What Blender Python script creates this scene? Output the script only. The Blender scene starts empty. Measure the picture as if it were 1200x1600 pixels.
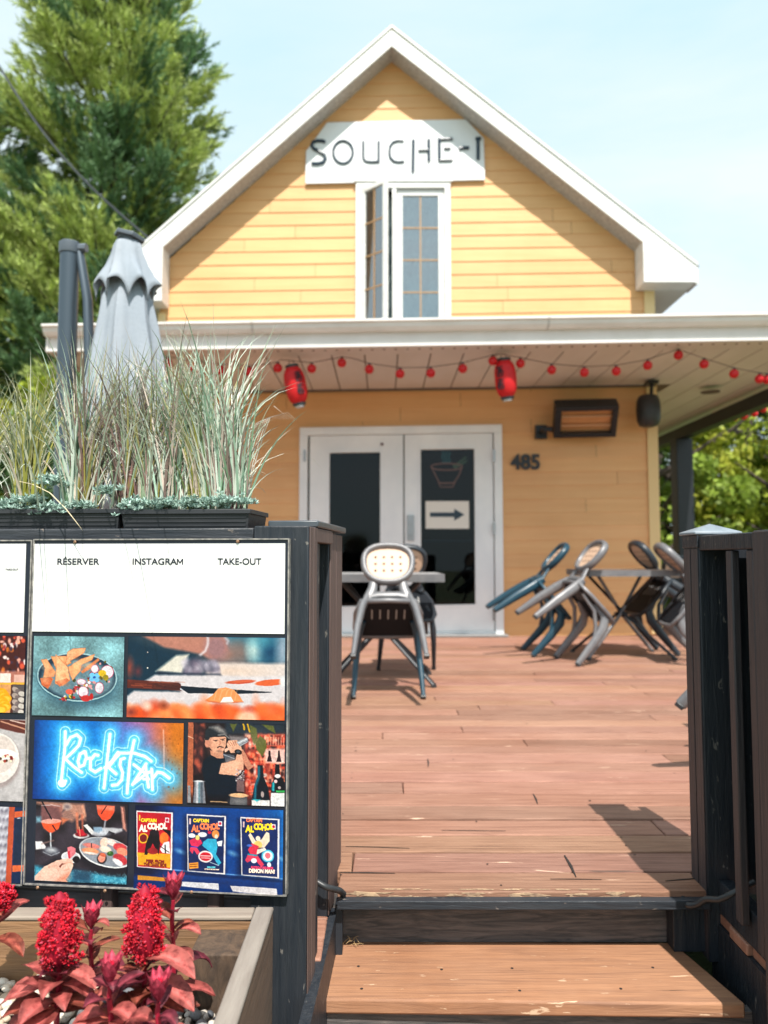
import bpy, bmesh, math, random
import numpy as np
from mathutils import Vector, Matrix, Euler
R=math.radians
random.seed(7); rng=np.random.default_rng(7)
C=bpy.context.scene.collection
sc=bpy.context.scene
# ------------------------------------------------ camera
F=1150.0; TP=math.atan(72/1150); CAMZ=.8
cd=bpy.data.cameras.new('camera'); cam=bpy.data.objects.new('camera',cd); C.objects.link(cam)
cam.location=(0,0,CAMZ); cam.rotation_euler=(R(90)+TP,0,0)
cd.sensor_fit='HORIZONTAL'; cd.sensor_width=24.0; cd.lens=F/1200*24.0
cd.clip_start=.05; cd.clip_end=3000
cd.dof.use_dof=True; cd.dof.focus_distance=1.52; cd.dof.aperture_fstop=2.9
sc.camera=cam
# ------------------------------------------------ sun and sky
SD=Vector((-.19,1.0,-1.6)).normalized()          # the way the light travels
sl=bpy.data.lights.new('sun','SUN'); sl.energy=4.2; sl.angle=R(.5); sl.color=(1,.95,.87)
so=bpy.data.objects.new('sun',sl); C.objects.link(so)
so.rotation_euler=SD.to_track_quat('-Z','Y').to_euler()
elev=math.asin(-SD.z); az=math.atan2(-SD.x,-SD.y)
w=bpy.data.worlds.new('World'); sc.world=w; w.use_nodes=True
nt=w.node_tree; N=nt.nodes; L=nt.links
bg=N['Background']; sky=N.new('ShaderNodeTexSky'); sky.sky_type='NISHITA'; sky.sun_disc=False
sky.sun_elevation=elev; sky.sun_rotation=az; sky.air_density=1.0; sky.dust_density=1.5; sky.ozone_density=1.0
tc=N.new('ShaderNodeTexCoord'); mp=N.new('ShaderNodeMapping'); mp.inputs['Scale'].default_value=(1.2,1.2,3.0)
L.new(tc.outputs['Generated'],mp.inputs[0])
nz=N.new('ShaderNodeTexNoise'); nz.inputs['Scale'].default_value=1.3; nz.inputs['Detail'].default_value=7; nz.inputs['Roughness'].default_value=.55; nz.inputs['Distortion'].default_value=.5
L.new(mp.outputs[0],nz.inputs['Vector'])
rp=N.new('ShaderNodeValToRGB'); rp.color_ramp.elements[0].position=.34; rp.color_ramp.elements[0].color=(3.0,4.15,4.5,1); rp.color_ramp.elements[1].position=.66; rp.color_ramp.elements[1].color=(4.2,4.65,4.75,1)
L.new(nz.outputs['Fac'],rp.inputs[0])
mx=N.new('ShaderNodeMix'); mx.data_type='RGBA'; mx.inputs[0].default_value=.86
L.new(sky.outputs[0],mx.inputs[6]); L.new(rp.outputs[0],mx.inputs[7])
L.new(mx.outputs[2],bg.inputs[0]); bg.inputs[1].default_value=.145
sc.view_settings.view_transform='Standard'; sc.view_settings.look='None'; sc.view_settings.gamma=1; sc.view_settings.exposure=.74
sc.cycles.use_denoising=True
sc.cycles.max_bounces=8; sc.cycles.transparent_max_bounces=12
# ------------------------------------------------ photo pixel -> world
CP,SP=math.cos(TP),math.sin(TP)
def ray(x,y):
    a=(x-600)/F; b=(800-y)/F
    return Vector((a, CP-b*SP, SP+b*CP))
def P(x,y,Y):                      # point of the vertical plane at distance Y seen at that pixel
    d=ray(x,y); t=Y/d.y
    return Vector((d.x*t,Y,CAMZ+d.z*t))
def PG(x,y,z=0):                   # point at height z
    d=ray(x,y); t=(z-CAMZ)/d.z
    return Vector((d.x*t,d.y*t,z))
# ------------------------------------------------ materials
def lin(c):
    return tuple(((v/255)/12.92 if v/255<=.04045 else (((v/255)+.055)/1.055)**2.4) for v in c)
MATS={}
def mat(name, col, rough=.6, metal=0, col2=None, nscale=(8,8,8), ndet=6, nfac=(.35,.65), bump=0, bscale=None, attr=False,
        spec=.5, trans=0, chips=None, coord='Object', alpha=None, emit=None, distort=0, coat=0, col3=None, n3=1.5, cracks=None):
    if name in MATS: return MATS[name]
    m=bpy.data.materials.new(name); m.use_nodes=True; t=m.node_tree; n=t.nodes; l=t.links
    b=n['Principled BSDF']; b.inputs['Roughness'].default_value=rough; b.inputs['Metallic'].default_value=metal
    b.inputs['Specular IOR Level'].default_value=spec; b.inputs['Coat Weight'].default_value=coat
    tcn=n.new('ShaderNodeTexCoord')
    def noise(scale,det=6,dist=0):
        mm=n.new('ShaderNodeMapping'); mm.inputs['Scale'].default_value=scale; l.new(tcn.outputs[coord],mm.inputs[0])
        q=n.new('ShaderNodeTexNoise'); q.inputs['Scale'].default_value=1; q.inputs['Detail'].default_value=det; q.inputs['Roughness'].default_value=.6
        q.inputs['Distortion'].default_value=dist
        l.new(mm.outputs[0],q.inputs['Vector']); return q.outputs['Fac']
    def mixc(f,a,bb,mode='MIX'):
        q=n.new('ShaderNodeMix'); q.data_type='RGBA'; q.blend_type=mode
        for k,v in ((0,f),(6,a),(7,bb)):
            if isinstance(v,(int,float)): q.inputs[k].default_value=v
            elif isinstance(v,tuple): q.inputs[k].default_value=(*v,1) if len(v)==3 else v
            else: l.new(v,q.inputs[k])
        return q.outputs[2]
    def ramp(f,a,bb):
        q=n.new('ShaderNodeMapRange'); q.inputs[1].default_value=a; q.inputs[2].default_value=bb; l.new(f,q.inputs[0]); return q.outputs[0]
    base=tuple(col)
    cur=base
    if attr:
        at=n.new('ShaderNodeAttribute'); at.attribute_name='Col'; cur=at.outputs['Color']
    if col2 is not None:
        f=ramp(noise(nscale,ndet,distort),*nfac)
        if attr: cur=mixc(f,cur,mixc(1.0,cur,tuple(col2),'MULTIPLY'))
        else: cur=mixc(f,cur,tuple(col2))
    if col3 is not None:
        f=ramp(noise((n3,)*3,4),.42,.68)
        cur=mixc(f,cur,mixc(1.0,cur,tuple(col3),'MULTIPLY'))
    if chips is not None:          # (colour, scale, threshold)
        f=ramp(noise(chips[1],8,.4),chips[2],chips[2]+.03); cur=mixc(f,cur,tuple(chips[0]))
    if cracks is not None:
        f=ramp(noise(cracks[1],5,.3),cracks[2],cracks[2]+.035); cur=mixc(f,cur,tuple(cracks[0]))
    if isinstance(cur,tuple): b.inputs['Base Color'].default_value=(*cur,1)
    else: l.new(cur,b.inputs['Base Color'])
    if bump:
        bn=n.new('ShaderNodeBump'); bn.inputs['Strength'].default_value=1; bn.inputs['Distance'].default_value=bump
        l.new(noise(bscale or nscale,8,distort),bn.inputs['Height']); l.new(bn.outputs[0],b.inputs['Normal'])
        rr=n.new('ShaderNodeMapRange'); rr.inputs[3].default_value=max(0,rough-.12); rr.inputs[4].default_value=min(1,rough+.15)
        l.new(noise(tuple(v*1.7 for v in (bscale or nscale)),4),rr.inputs[0]); l.new(rr.outputs[0],b.inputs['Roughness'])
    if emit: b.inputs['Emission Color'].default_value=(*emit[0],1); b.inputs['Emission Strength'].default_value=emit[1]
    if trans:
        tr=n.new('ShaderNodeBsdfTranslucent'); ms=n.new('ShaderNodeMixShader'); ms.inputs[0].default_value=trans
        if isinstance(cur,tuple): tr.inputs[0].default_value=(*cur,1)
        else: l.new(cur,tr.inputs[0])
        l.new(b.outputs[0],ms.inputs[1]); l.new(tr.outputs[0],ms.inputs[2]); l.new(ms.outputs[0],n['Material Output'].inputs[0])
    MATS[name]=m; return m
def glass(name,tint=(.8,.86,.88),ior=1.5,rough=.02,boost=1.0):
    if name in MATS: return MATS[name]
    m=bpy.data.materials.new(name); m.use_nodes=True; t=m.node_tree; n=t.nodes; l=t.links
    n.remove(n['Principled BSDF'])
    tr=n.new('ShaderNodeBsdfTransparent'); tr.inputs[0].default_value=(*tint,1)
    gl=n.new('ShaderNodeBsdfGlossy'); gl.inputs['Roughness'].default_value=rough
    fr=n.new('ShaderNodeFresnel'); fr.inputs[0].default_value=ior
    mu=n.new('ShaderNodeMath'); mu.operation='MULTIPLY'; mu.inputs[1].default_value=boost; mu.use_clamp=True
    l.new(fr.outputs[0],mu.inputs[0])
    ms=n.new('ShaderNodeMixShader'); l.new(mu.outputs[0],ms.inputs[0]); l.new(tr.outputs[0],ms.inputs[1]); l.new(gl.outputs[0],ms.inputs[2])
    l.new(ms.outputs[0],n['Material Output'].inputs[0]); MATS[name]=m; return m
# ------------------------------------------------ mesh builder
class MB:
    def __init__(s): s.v=[]; s.f=[]; s.c=[]; s.m=[]; s.col=None; s.mi=0; s.M=None
    def add(s,vs,fs):
        o=len(s.v)
        if s.M is not None: vs=[tuple(s.M@Vector(v)) for v in vs]
        s.v+= [tuple(v) for v in vs]
        for f in fs: s.f.append([i+o for i in f]); s.c.append(s.col); s.m.append(s.mi)
    def box(s,x0,x1,y0,y1,z0,z1,M=None):
        x0,x1=min(x0,x1),max(x0,x1); y0,y1=min(y0,y1),max(y0,y1); z0,z1=min(z0,z1),max(z0,z1)
        vs=[(x,y,z) for z in (z0,z1) for y in (y0,y1) for x in (x0,x1)]
        if M is not None: vs=[M@Vector(v) for v in vs]
        s.add(vs,[(0,2,3,1),(4,5,7,6),(0,1,5,4),(2,6,7,3),(0,4,6,2),(1,3,7,5)])
    def prism(s,pts,h,n=None):     # pts: planar 3-D points, extruded along vector h
        k=len(pts); h=Vector(h); a=[Vector(p) for p in pts]
        nn=sum(((a[i]-a[0]).cross(a[(i+1)%k]-a[0]) for i in range(1,k)),Vector())
        if nn.dot(h)>0: a=a[::-1]
        vs=a+[p+h for p in a]
        s.add(vs,[list(range(k)),[k+i for i in range(k)][::-1]]+[[(i+1)%k,i,k+i,k+(i+1)%k] for i in range(k)])
    def tube(s,path,r,seg=8,closed=False,sx=1,sy=1,up=None):
        pth=[Vector(p) for p in path]; k=len(pth)
        rs=r if isinstance(r,(list,tuple)) else [r]*k
        vs=[];prev=None
        for i,p in enumerate(pth):
            if closed: d=pth[(i+1)%k]-pth[i-1]
            else: d=pth[min(i+1,k-1)]-pth[max(i-1,0)]
            if d.length<1e-9: d=Vector((0,0,1))
            d.normalize()
            if up is not None: a=Vector(up)-d*d.dot(Vector(up))
            elif prev is not None: a=prev-d*d.dot(prev)
            else: a=d.orthogonal()
            if a.length<1e-6: a=d.orthogonal()
            a.normalize(); prev=a; b=d.cross(a)
            for j in range(seg):
                t=2*math.pi*(j+.5)/seg
                vs.append(p+a*(math.cos(t)*rs[i]*sx)+b*(math.sin(t)*rs[i]*sy))
        fs=[]
        rng_=range(k) if closed else range(k-1)
        for i in rng_:
            i2=(i+1)%k
            for j in range(seg):
                fs.append((i*seg+j,i*seg+(j+1)%seg,i2*seg+(j+1)%seg,i2*seg+j))
        if not closed: fs+= [list(range(seg))[::-1],[(k-1)*seg+j for j in range(seg)]]
        s.add(vs,fs)
    def lathe(s,prof,seg=24,c=(0,0,0),fn=None,M=None):  # prof (r,z)
        vs=[]
        for r,z in prof:
            for j in range(seg):
                t=2*math.pi*j/seg; rr=r if fn is None else fn(r,z,t)
                vs.append(Vector((c[0]+rr*math.cos(t),c[1]+rr*math.sin(t),c[2]+z)))
        if M is not None: vs=[M@v for v in vs]
        k=len(prof); fs=[(i*seg+j,i*seg+(j+1)%seg,(i+1)*seg+(j+1)%seg,(i+1)*seg+j) for i in range(k-1) for j in range(seg)]
        fs+=[list(range(seg))[::-1],[(k-1)*seg+j for j in range(seg)]]
        s.add(vs,fs)
    def ball(s,c,r,seg=12,rings=8,sc3=(1,1,1)):
        c=Vector(c); prof=[(r*math.sin(math.pi*i/rings),-r*math.cos(math.pi*i/rings)) for i in range(1,rings)]
        M=Matrix.Translation(c)@Matrix.Diagonal((*sc3,1))
        s.lathe(prof,seg,M=M)
    def build(s,name,m,parent=None,bevel=0,smooth=False,ang=40,loc=None,seg=2):
        me=bpy.data.meshes.new(name); me.from_pydata(s.v,[],s.f); me.update()
        for q in (m if isinstance(m,(list,tuple)) else [m]): me.materials.append(q)
        me.polygons.foreach_set('material_index',s.m)
        if any(c is not None for c in s.c):
            at=me.color_attributes.new('Col','FLOAT_COLOR','CORNER')
            arr=[]
            for f,c in zip(s.f,s.c):
                c=c or (1,1,1); arr+= [c[0],c[1],c[2],1.0]*len(f)
            at.data.foreach_set('color',arr)
        bm=bmesh.new(); bm.from_mesh(me); bmesh.ops.recalc_face_normals(bm,faces=bm.faces); bm.to_mesh(me); bm.free()
        o=bpy.data.objects.new(name,me); C.objects.link(o)
        if parent is not None: o.parent=parent
        if loc is not None: o.location=loc
        if bevel:
            b=o.modifiers.new('bevel','BEVEL'); b.width=bevel; b.segments=seg; b.limit_method='ANGLE'; b.angle_limit=R(35)
            smooth=True if smooth is False else smooth
        if smooth:
            me.shade_smooth(); me.set_sharp_from_angle(angle=R(ang))
        return o
def tag(o,label=None,cat=None,group=None,kind=None):
    if label: o['label']=label
    if cat: o['category']=cat
    if group: o['group']=group
    if kind: o['kind']=kind
    return o
def thing(name,label,cat,loc=(0,0,0),rz=0,group=None,rot=None):
    o=bpy.data.objects.new(name,None); C.objects.link(o); o.location=loc
    o.rotation_euler=rot if rot else (0,0,rz); o.empty_display_size=.1
    return tag(o,label,cat,group)
def dup(o,parent=None):
    c=o.copy(); C.objects.link(c)
    if parent is not None: c.parent=parent
    for ch in list(o.children): dup(ch,c)
    return c
def fastmesh(name,V,Fq,Cv,m,parent=None):
    """numpy quads/tris with a colour for every vertex"""
    me=bpy.data.meshes.new(name); V=np.asarray(V,np.float32); Fq=np.asarray(Fq,np.int32); k=Fq.shape[1]
    me.vertices.add(len(V)); me.vertices.foreach_set('co',V.ravel())
    me.loops.add(Fq.size); me.loops.foreach_set('vertex_index',Fq.ravel())
    me.polygons.add(len(Fq)); me.polygons.foreach_set('loop_start',np.arange(0,Fq.size,k,dtype=np.int32))
    try: me.polygons.foreach_set('loop_total',np.full(len(Fq),k,np.int32))
    except Exception: pass
    me.update(calc_edges=True)
    if Cv is not None:
        at=me.color_attributes.new('Col','FLOAT_COLOR','POINT')
        a=np.ones((len(V),4),np.float32); a[:,:3]=Cv; at.data.foreach_set('color',a.ravel())
    me.materials.append(m); me.validate()
    o=bpy.data.objects.new(name,me); C.objects.link(o)
    if parent is not None: o.parent=parent
    return o
_tx={}
def text_obj(s,size,name,m,parent,loc,rot=(R(90),0,0),ext=.0004,bold=0,align='CENTER',sx=1,shear=0):
    cu=bpy.data.curves.new('txt','FONT'); cu.body=s; cu.size=size; cu.extrude=ext; cu.offset=bold; cu.align_x=align; cu.shear=shear
    ob=bpy.data.objects.new('txt',cu); C.objects.link(ob); bpy.context.view_layer.update()
    me=bpy.data.meshes.new_from_object(ob.evaluated_get(bpy.context.evaluated_depsgraph_get()))
    bpy.data.objects.remove(ob)
    me.materials.clear(); me.materials.append(m)
    o=bpy.data.objects.new(name,me); C.objects.link(o); o.parent=parent; o.location=loc; o.rotation_euler=rot; o.scale=(sx,1,1)
    return o
# ------------------------------------------------ palette
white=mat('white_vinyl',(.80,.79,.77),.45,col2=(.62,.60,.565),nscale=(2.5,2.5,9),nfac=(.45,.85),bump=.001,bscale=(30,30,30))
white2=mat('white_soffit',(.74,.71,.69),.5,col2=(.66,.63,.60),nscale=(3,1,3))
whited=mat('white_door_paint',(.88,.91,.925),.38,col2=(.78,.82,.85),nscale=(3,3,2))
siding=mat('yellow_siding',(.81,.465,.205),.5,col2=(.77,.41,.165),nscale=(.8,8,14),nfac=(.3,.75),bump=.0015,bscale=(3,30,60),attr=False,col3=(.93,.9,.86),n3=.9)
sidingf=mat('yellow_clapboard',(.8,.46,.2),.5,attr=True,col2=(.93,.86,.80),nscale=(.9,9,16),nfac=(.35,.75),bump=.0015,bscale=(3,30,60),col3=(.92,.89,.85),n3=.9)
dark=mat('charcoal_painted_wood',(.013,.018,.026),.42,col2=(.034,.038,.045),nscale=(60,60,4),nfac=(.3,.7),bump=.0035,bscale=(75,75,9),chips=((.15,.14,.13),(55,55,22),.645),spec=.32,distort=.6)
darkh=mat('charcoal_painted_rail',(.015,.02,.028),.42,col2=(.04,.043,.05),nscale=(4,60,60),nfac=(.3,.7),bump=.0035,bscale=(9,75,75),chips=((.16,.135,.12),(22,55,55),.64),spec=.32,distort=.6)
edged=mat('faded_brown_paint',(.062,.045,.045),.55,col2=(.028,.026,.032),nscale=(80,80,3),nfac=(.3,.7),bump=.003,bscale=(100,100,6))
edge=mat('weathered_brown_wood',(.145,.092,.08),.6,col2=(.075,.05,.048),nscale=(90,90,4),nfac=(.3,.7),bump=.0016,bscale=(120,120,6),distort=.4)
black=mat('black_metal',(.018,.021,.026),.4,metal=.2)
blackp=mat('black_plastic',(.022,.024,.028),.42,col2=(.032,.034,.037),nscale=(40,40,40))
greyp=mat('grey_umbrella_pole',(.075,.098,.12),.35,metal=.5)
silver=mat('silver_chair_metal',(.19,.185,.19),.4,metal=.2,col2=(.14,.14,.15),nscale=(14,14,14))
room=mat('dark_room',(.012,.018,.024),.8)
asphalt_roof=mat('grey_shingles',(.16,.155,.15),.9,col2=(.09,.09,.09),nscale=(20,20,20))
leafm=mat('foliage',(.1,.2,.05),.55,attr=True,trans=.28,spec=.3)
needlem=mat('pine_needles',(.1,.2,.05),.6,attr=True,trans=.15,spec=.3)
bark=mat('bark',(.09,.065,.05),.9,col2=(.04,.03,.025),nscale=(12,12,3),bump=.01)
# ================================================= SETTING
mb=MB(); mb.box(-300,300,-60,600,-1.2,-.52)
tag(mb.build('ground',mat('grass_ground',(.07,.11,.03),.9,col2=(.13,.13,.06),nscale=(.6,.6,.6),bump=.03,bscale=(6,6,6))),kind='structure')
# deck boards, every board with its own tone
deckm=mat('deck_wood',(.4,.2,.13),.62,attr=True,col2=(.50,.44,.42),nscale=(3.5,120,30),nfac=(.40,.75),bump=.003,bscale=(8,150,60),cracks=((.07,.04,.03),(2.2,170,30),.66),distort=1.0,chips=((.66,.44,.32),(5,60,60),.665),col3=(.86,.78,.74),n3=1.7,spec=.35)
mb=MB()
def btone():
    t=random.uniform(.80,1.12); return (.37*t,.20*t*random.uniform(.95,1.04),.142*t*random.uniform(.93,1.05))
def deckrow(y0,y1,xa,xb,z1=0,th=.035,joint=True):
    x=xa
    while x<xb-.01:
        L_=random.uniform(1.6,3.6) if joint else xb-xa
        x2=min(xb,x+L_); mb.col=btone(); dz=random.uniform(-.0022,.0006)
        mb.box(x,x2-.003,y0,y1-random.uniform(.005,.012),z1-th+dz,z1+dz); x=x2
eL=PG(528,1388); eR=PG(1087,1394)
y=1.775; k=0
deckrow(1.826,1.939,-.112,.785)                 # the nosing board between the two posts
y=1.942
while y<7.66:
    h=.126 if k>0 else .126
    deckrow(y,y+h,-7.0,4.25); y+=h; k+=1
while y<12.2:
    deckrow(y,y+.126,2.98,4.25); y+=.126
deck=mb.build('deck',deckm,bevel=.003,seg=1); tag(deck,kind='structure')
mb=MB(); mb.box(-7,4.2,2.0,7.6,-.2,-.05); mb.box(3.0,4.2,7.6,12.1,-.2,-.05)
mb.build('deck_joists',dark,deck)
mb=MB(); mb.box(-7,-.3,2.02,2.05,-.52,-.02); mb.build('skirting',dark,deck)
# chips of bare wood and a few splits along the nosing
mb=MB()
chipm=mat('bare_wood',(.52,.36,.22),.8,col2=(.24,.15,.10),nscale=(60,60,60))
for i in range(24):
    x=random.uniform(-.09,.62); a=random.uniform(.004,.03); ym=1.8260-random.uniform(.0003,.0009)
    mb.lathe([(1,0),(.8,.0006)],9,M=Matrix.Translation((x,ym,random.uniform(-.014,-.003)))@Matrix.Rotation(R(90),4,'X')@Matrix.Diagonal((a,random.uniform(.0015,.005),1,1)),fn=lambda r,z,t:r*(1+.35*math.sin(t*3+x*90)))
for i in range(16):
    x=random.uniform(.0,.55); a=random.uniform(.006,.03)
    mb.lathe([(1,0),(.8,.0004)],9,M=Matrix.Translation((x,1.8315+random.uniform(0,.004),.0004+i*.00003))@Matrix.Diagonal((a,random.uniform(.001,.003),1,1)))
mb.build('worn_edge',chipm,deck)
crk=mat('crack',(.02,.014,.012),.9)
mb=MB()
def crackline(pts,w,z=.0012):
    k=len(pts)
    for i in range(k-1):
        a=Vector(pts[i]);b=Vector(pts[i+1]); d=(b-a).normalized(); n=Vector((-d.y,d.x,0))
        w0=w*(.4 if i==0 else 1); w1=w*(.3 if i==k-2 else 1)
        mb.prism([a-n*w0,b-n*w1,b+n*w1,a+n*w0],(0,0,-.001))
for a_,b_,w_ in (((882,1336),(900,1370),.004),((530,1363),(617,1364),.0028),((833,1240),(840,1256),.003),((668,1185),(669,1198),.003),((1090,1372),(1040,1376),.002),((860,1373),(940,1374),.0012),((690,1297),(790,1298),.001),((540,1322),(640,1325),.0012)):
    p=PG(*a_,.001); q=PG(*b_,.001); m_=(p+q)/2+Vector((.002,.001,0)); crackline([p,m_,q],w_)
mb.build('split',crk,deck)
mb=MB()
for i in range(150):
    yy=1.886+ .126*random.randint(0,26)+random.choice([-.03,.03]); xx=-.12+.4*random.randint(-3,6)+random.uniform(-.012,.012)
    mb.lathe([(.0028,0),(.0028,.0008)],8,c=(xx,yy,.0004))
mb.build('nail_head',mat('nail',(.10,.07,.06),.5,metal=.6),deck)

# ================================================= STEPS
tread_m=mat('step_wood',(.40,.205,.115),.62,col2=(.24,.125,.08),nscale=(3,60,30),nfac=(.38,.78),bump=.002,bscale=(6,120,60),cracks=((.10,.055,.035),(2.5,130,30),.665),distort=1.2,chips=((.58,.40,.27),(14,60,60),.645),col3=(.84,.78,.74),n3=4,spec=.3)
st=thing('wooden_steps','brown wooden steps with dark risers leading up between the two black railings','steps',(.3,1.7,-.5))
def stp(o): o.parent=st; o.matrix_parent_inverse=Matrix.Translation((-.3,-1.7,.5)); return o
mb=MB()
a=PG(528,1470,-.15);b=PG(1052,1472,-.15);c=PG(1165,1568,-.15);d=PG(503,1561,-.15)
mb.prism([a,b,c,d],(0,0,-.032)); stp(mb.build('tread',tread_m,bevel=.005)); mb=MB()
for x_,y_ in ((800,1513),(812,1548),(970,1545),(560,1510),(565,1545),(1020,1512),(690,1515)):
    q=PG(x_,y_,-.15); mb=MB(); mb.lathe([(.0035,0),(.0035,.0006)],8,c=(q.x,q.y,-.1499)); stp(mb.build('screw',crk))
mb=MB(); mb.prism([(-.13,1.36,-.32),(.80,1.36,-.32),(.80,1.672,-.32),(-.13,1.672,-.32)],(0,0,-.032)); stp(mb.build('tread',tread_m,bevel=.005))
riser=mat('worn_riser',(.05,.05,.052),.7,col2=(.14,.12,.112),nscale=(7,60,70),nfac=(.38,.62),bump=.002,bscale=(9,90,110),distort=1.5)
mb=MB(); mb.box(-.15,.80,1.888,1.93,-.150,-.034); stp(mb.build('riser',riser))
mb=MB(); mb.box(-.14,.81,1.664,1.69,-.32,-.184); stp(mb.build('riser',riser))
mb=MB(); mb.box(-.112,.775,1.800,1.8255,-.033,-.0125); o=stp(mb.build('nosing_strip',darkh,bevel=.002))
# stringer sides
mb=MB(); mb.prism([(-.114,1.86,-.055),(-.136,1.40,-.055),(-.136,1.40,-.5),(-.114,1.86,-.5)],(-.022,.0,0)); stp(mb.build('stringer',dark))
mb=MB(); mb.box(.800,.828,1.2,1.86,-.5,-.076); stp(mb.build('stringer',dark))
mb=MB(); mb.box(-.118,-.100,1.828,1.87,-.30,-.034); stp(mb.build('corner_block',dark,bevel=.002)); mb=MB(); mb.box(.70,.785,1.84,1.885,-.1495,-.036); stp(mb.build('corner_block',dark,bevel=.002))
# dry grass litter in the corner of the step
mb=MB(); strawm=mat('straw',(.45,.30,.14),.8)
for i in range(230):
    if i<170: p=Vector((random.uniform(-.135,-.02),random.uniform(1.55,1.64),-.345+random.uniform(0,.05)))
    elif i<215: p=Vector((random.gauss(-.03,.05),random.uniform(1.55,1.64),-.345+random.uniform(0,.012)))
    else: p=Vector((random.uniform(-.115,-.06),random.uniform(1.85,1.885),-.147+random.uniform(0,.01)))
    t=random.uniform(0,6.3); l=random.uniform(.008,.035); d=Vector((math.cos(t)*l,math.sin(t)*l*.6,random.uniform(-.004,.014)))
    mb.tube([p,p+d*.5+Vector((0,0,.003)),p+d],[.0005,.0007,.0003],4)
tag(mb.build('straw_litter',strawm),'dry straw and needles caught in the left corner of the steps','litter',kind='stuff')
mb=MB(); mb.box(-.3,1.2,1.0,1.60,-.50,-.40); 
tag(mb.build('soil',mat('dark_soil',(.035,.026,.02),.95,col2=(.09,.07,.05),nscale=(40,40,40),bump=.01,bscale=(60,60,60))),kind='structure')
# low side plank ledges
plk=mat('ledge_wood',(.30,.15,.105),.62,attr=True,col2=(.60,.52,.5),nscale=(5,80,40),nfac=(.4,.8),bump=.002,bscale=(6,100,60),distort=.8)
def ledge(x0,x1,label,y0=1.15,y1=1.86):
    mb=MB(); y=y0;i=0
    while y<y1-.02:
        t=random.uniform(.85,1.1); mb.col=(.34*t,.165*t,.11*t); e=min(y+.088,y1)
        mb.box(x0+random.uniform(-.004,.004)+(.01 if i%2 else 0),x1,y,e-.003,-.076,-.05); y=e; i+=1
    return tag(mb.build('plank_ledge',plk,bevel=.004),label,'ledge')
ledge(.796,1.5,'low brown plank ledge at the foot of the railing right of the steps')
ledge(-.60,-.134,'narrow brown plank ledge behind the black post left of the steps',1.62,1.86)

# ================================================= LEFT FENCE (own frame)
PH=R(5.6); FO=Vector((-.1526,1.5,0))
fn=thing('fence','black painted wooden fence carrying the photo signs and the grass planters','fence',FO,-PH)
U=Vector((math.cos(PH),-math.sin(PH),0)); Vv=Vector((math.sin(PH),math.cos(PH),0))
def FP(x,y,b=0):
    d=ray(x,y); o=Vector((0,0,CAMZ))-FO; dv=d.dot(Vv); t=(b-o.dot(Vv))/dv; p=o+d*t
    return p.dot(U),p.z
FT=.866
mb=MB(); mb.box(-.115,-.0005,0,.086,-.52,FT); mb.build('post',[dark],fn,bevel=.003)
mb=MB(); mb.box(0,.0022,.003,.040,-.52,FT-.002);mb.box(0,.0018,.046,.083,-.52,FT-.002); mb.build('post_edge',edge,fn,bevel=.001)
mb=MB(); mb.box(-.115,-.012,.305,.50,-.06,FT-.004); mb.build('post',dark,fn,bevel=.003)
mb=MB(); mb.box(-.0115,-.009,.309,.398,-.05,FT-.006); mb.box(-.0115,-.0094,.404,.497,-.05,FT-.006); mb.build('post_edge',edge,fn,bevel=.001)
mb=MB(); mb.box(-.034,-.002,.087,.304,FT-.032,FT-.001); mb.build('top_brace',edge,fn,bevel=.002)
mb=MB(); mb.box(-.026,-.006,.125,.150,-.4,FT-.034); mb.build('baluster',dark,fn,bevel=.002)
mb=MB(); mb.box(-.112,.000,.10,.505,FT+.001,FT+.016); mb.build('cap',mat('slate_cap',(.05,.065,.08),.4,col2=(.08,.09,.1),nscale=(20,20,20)),fn,bevel=.003)
mb=MB(); mb.box(-2.6,-.1165,.002,.036,FT-.030,FT-.004); mb.build('top_rail',darkh,fn,bevel=.003)
mb=MB(); mb.box(-2.6,-.1165,.30,.34,FT-.030,FT-.004); mb.build('top_rail',darkh,fn,bevel=.003)
mb=MB(); mb.box(-2.6,-.1165,.002,.036,.020,.055); mb.build('bottom_rail',darkh,fn,bevel=.003)
for i in range(10):
    a=-.195-.225*i+.013
    mb=MB(); mb.box(a-.022,a+.004,.004,.034,.056,FT-.031); mb.build('baluster',edge,fn,bevel=.002)
for i in range(9):
    a=-.2-.25*i
    mb=MB(); mb.box(a-.03,a,.31,.335,-.45,FT-.031); mb.build('baluster',dark,fn,bevel=.002)
for i,(z0,z1) in enumerate(((-.06,.03),(.036,.10),(.106,.165))):
    mb=MB(); mb.box(-2.6,-.12,.042,.06,z0,z1); mb.build('board',mat('grey_weathered_board',(.20,.185,.19),.7,col2=(.12,.115,.12),nscale=(5,60,60),bump=.001),fn,bevel=.002)
# ---- right railing
rl=thing('railing','black painted wooden railing with a capped post right of the steps','railing',(.778,1.5,0))
RT=.857
def rbox(name,m,*b,bev=.003):
    mb=MB(); b=list(b); b[0]-=.778;b[1]-=.778;b[2]-=1.5;b[3]-=1.5; mb.box(*b); return mb.build(name,m,rl,bevel=bev)
rbox('post',dark,.7782,.868,1.822,1.912,-.165,RT-.002)
rbox('post_edge',edged,.7755,.7781,1.825,1.865,-.16,RT-.034,bev=.001)
rbox('post_edge',edged,.7755,.7781,1.870,1.909,-.16,RT-.034,bev=.001)
rbox('top_brace',darkh,.7735,.7780,1.820,1.912,RT-.031,RT,bev=.001)
rbox('top_rail',dark,.777,.810,1.5305,1.8195,RT-.038,RT-.002)
rbox('post',dark,.766,.940,1.42,1.530,-.5,RT)  # near post, shaped extra wide to keep sun out of the recess behind
rbox('post_edge',edged,.7635,.7659,1.423,1.527,-.5,RT-.003,bev=.001)
rbox('baluster',edged,.780,.798,1.655,1.685,.0,RT-.040)
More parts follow.
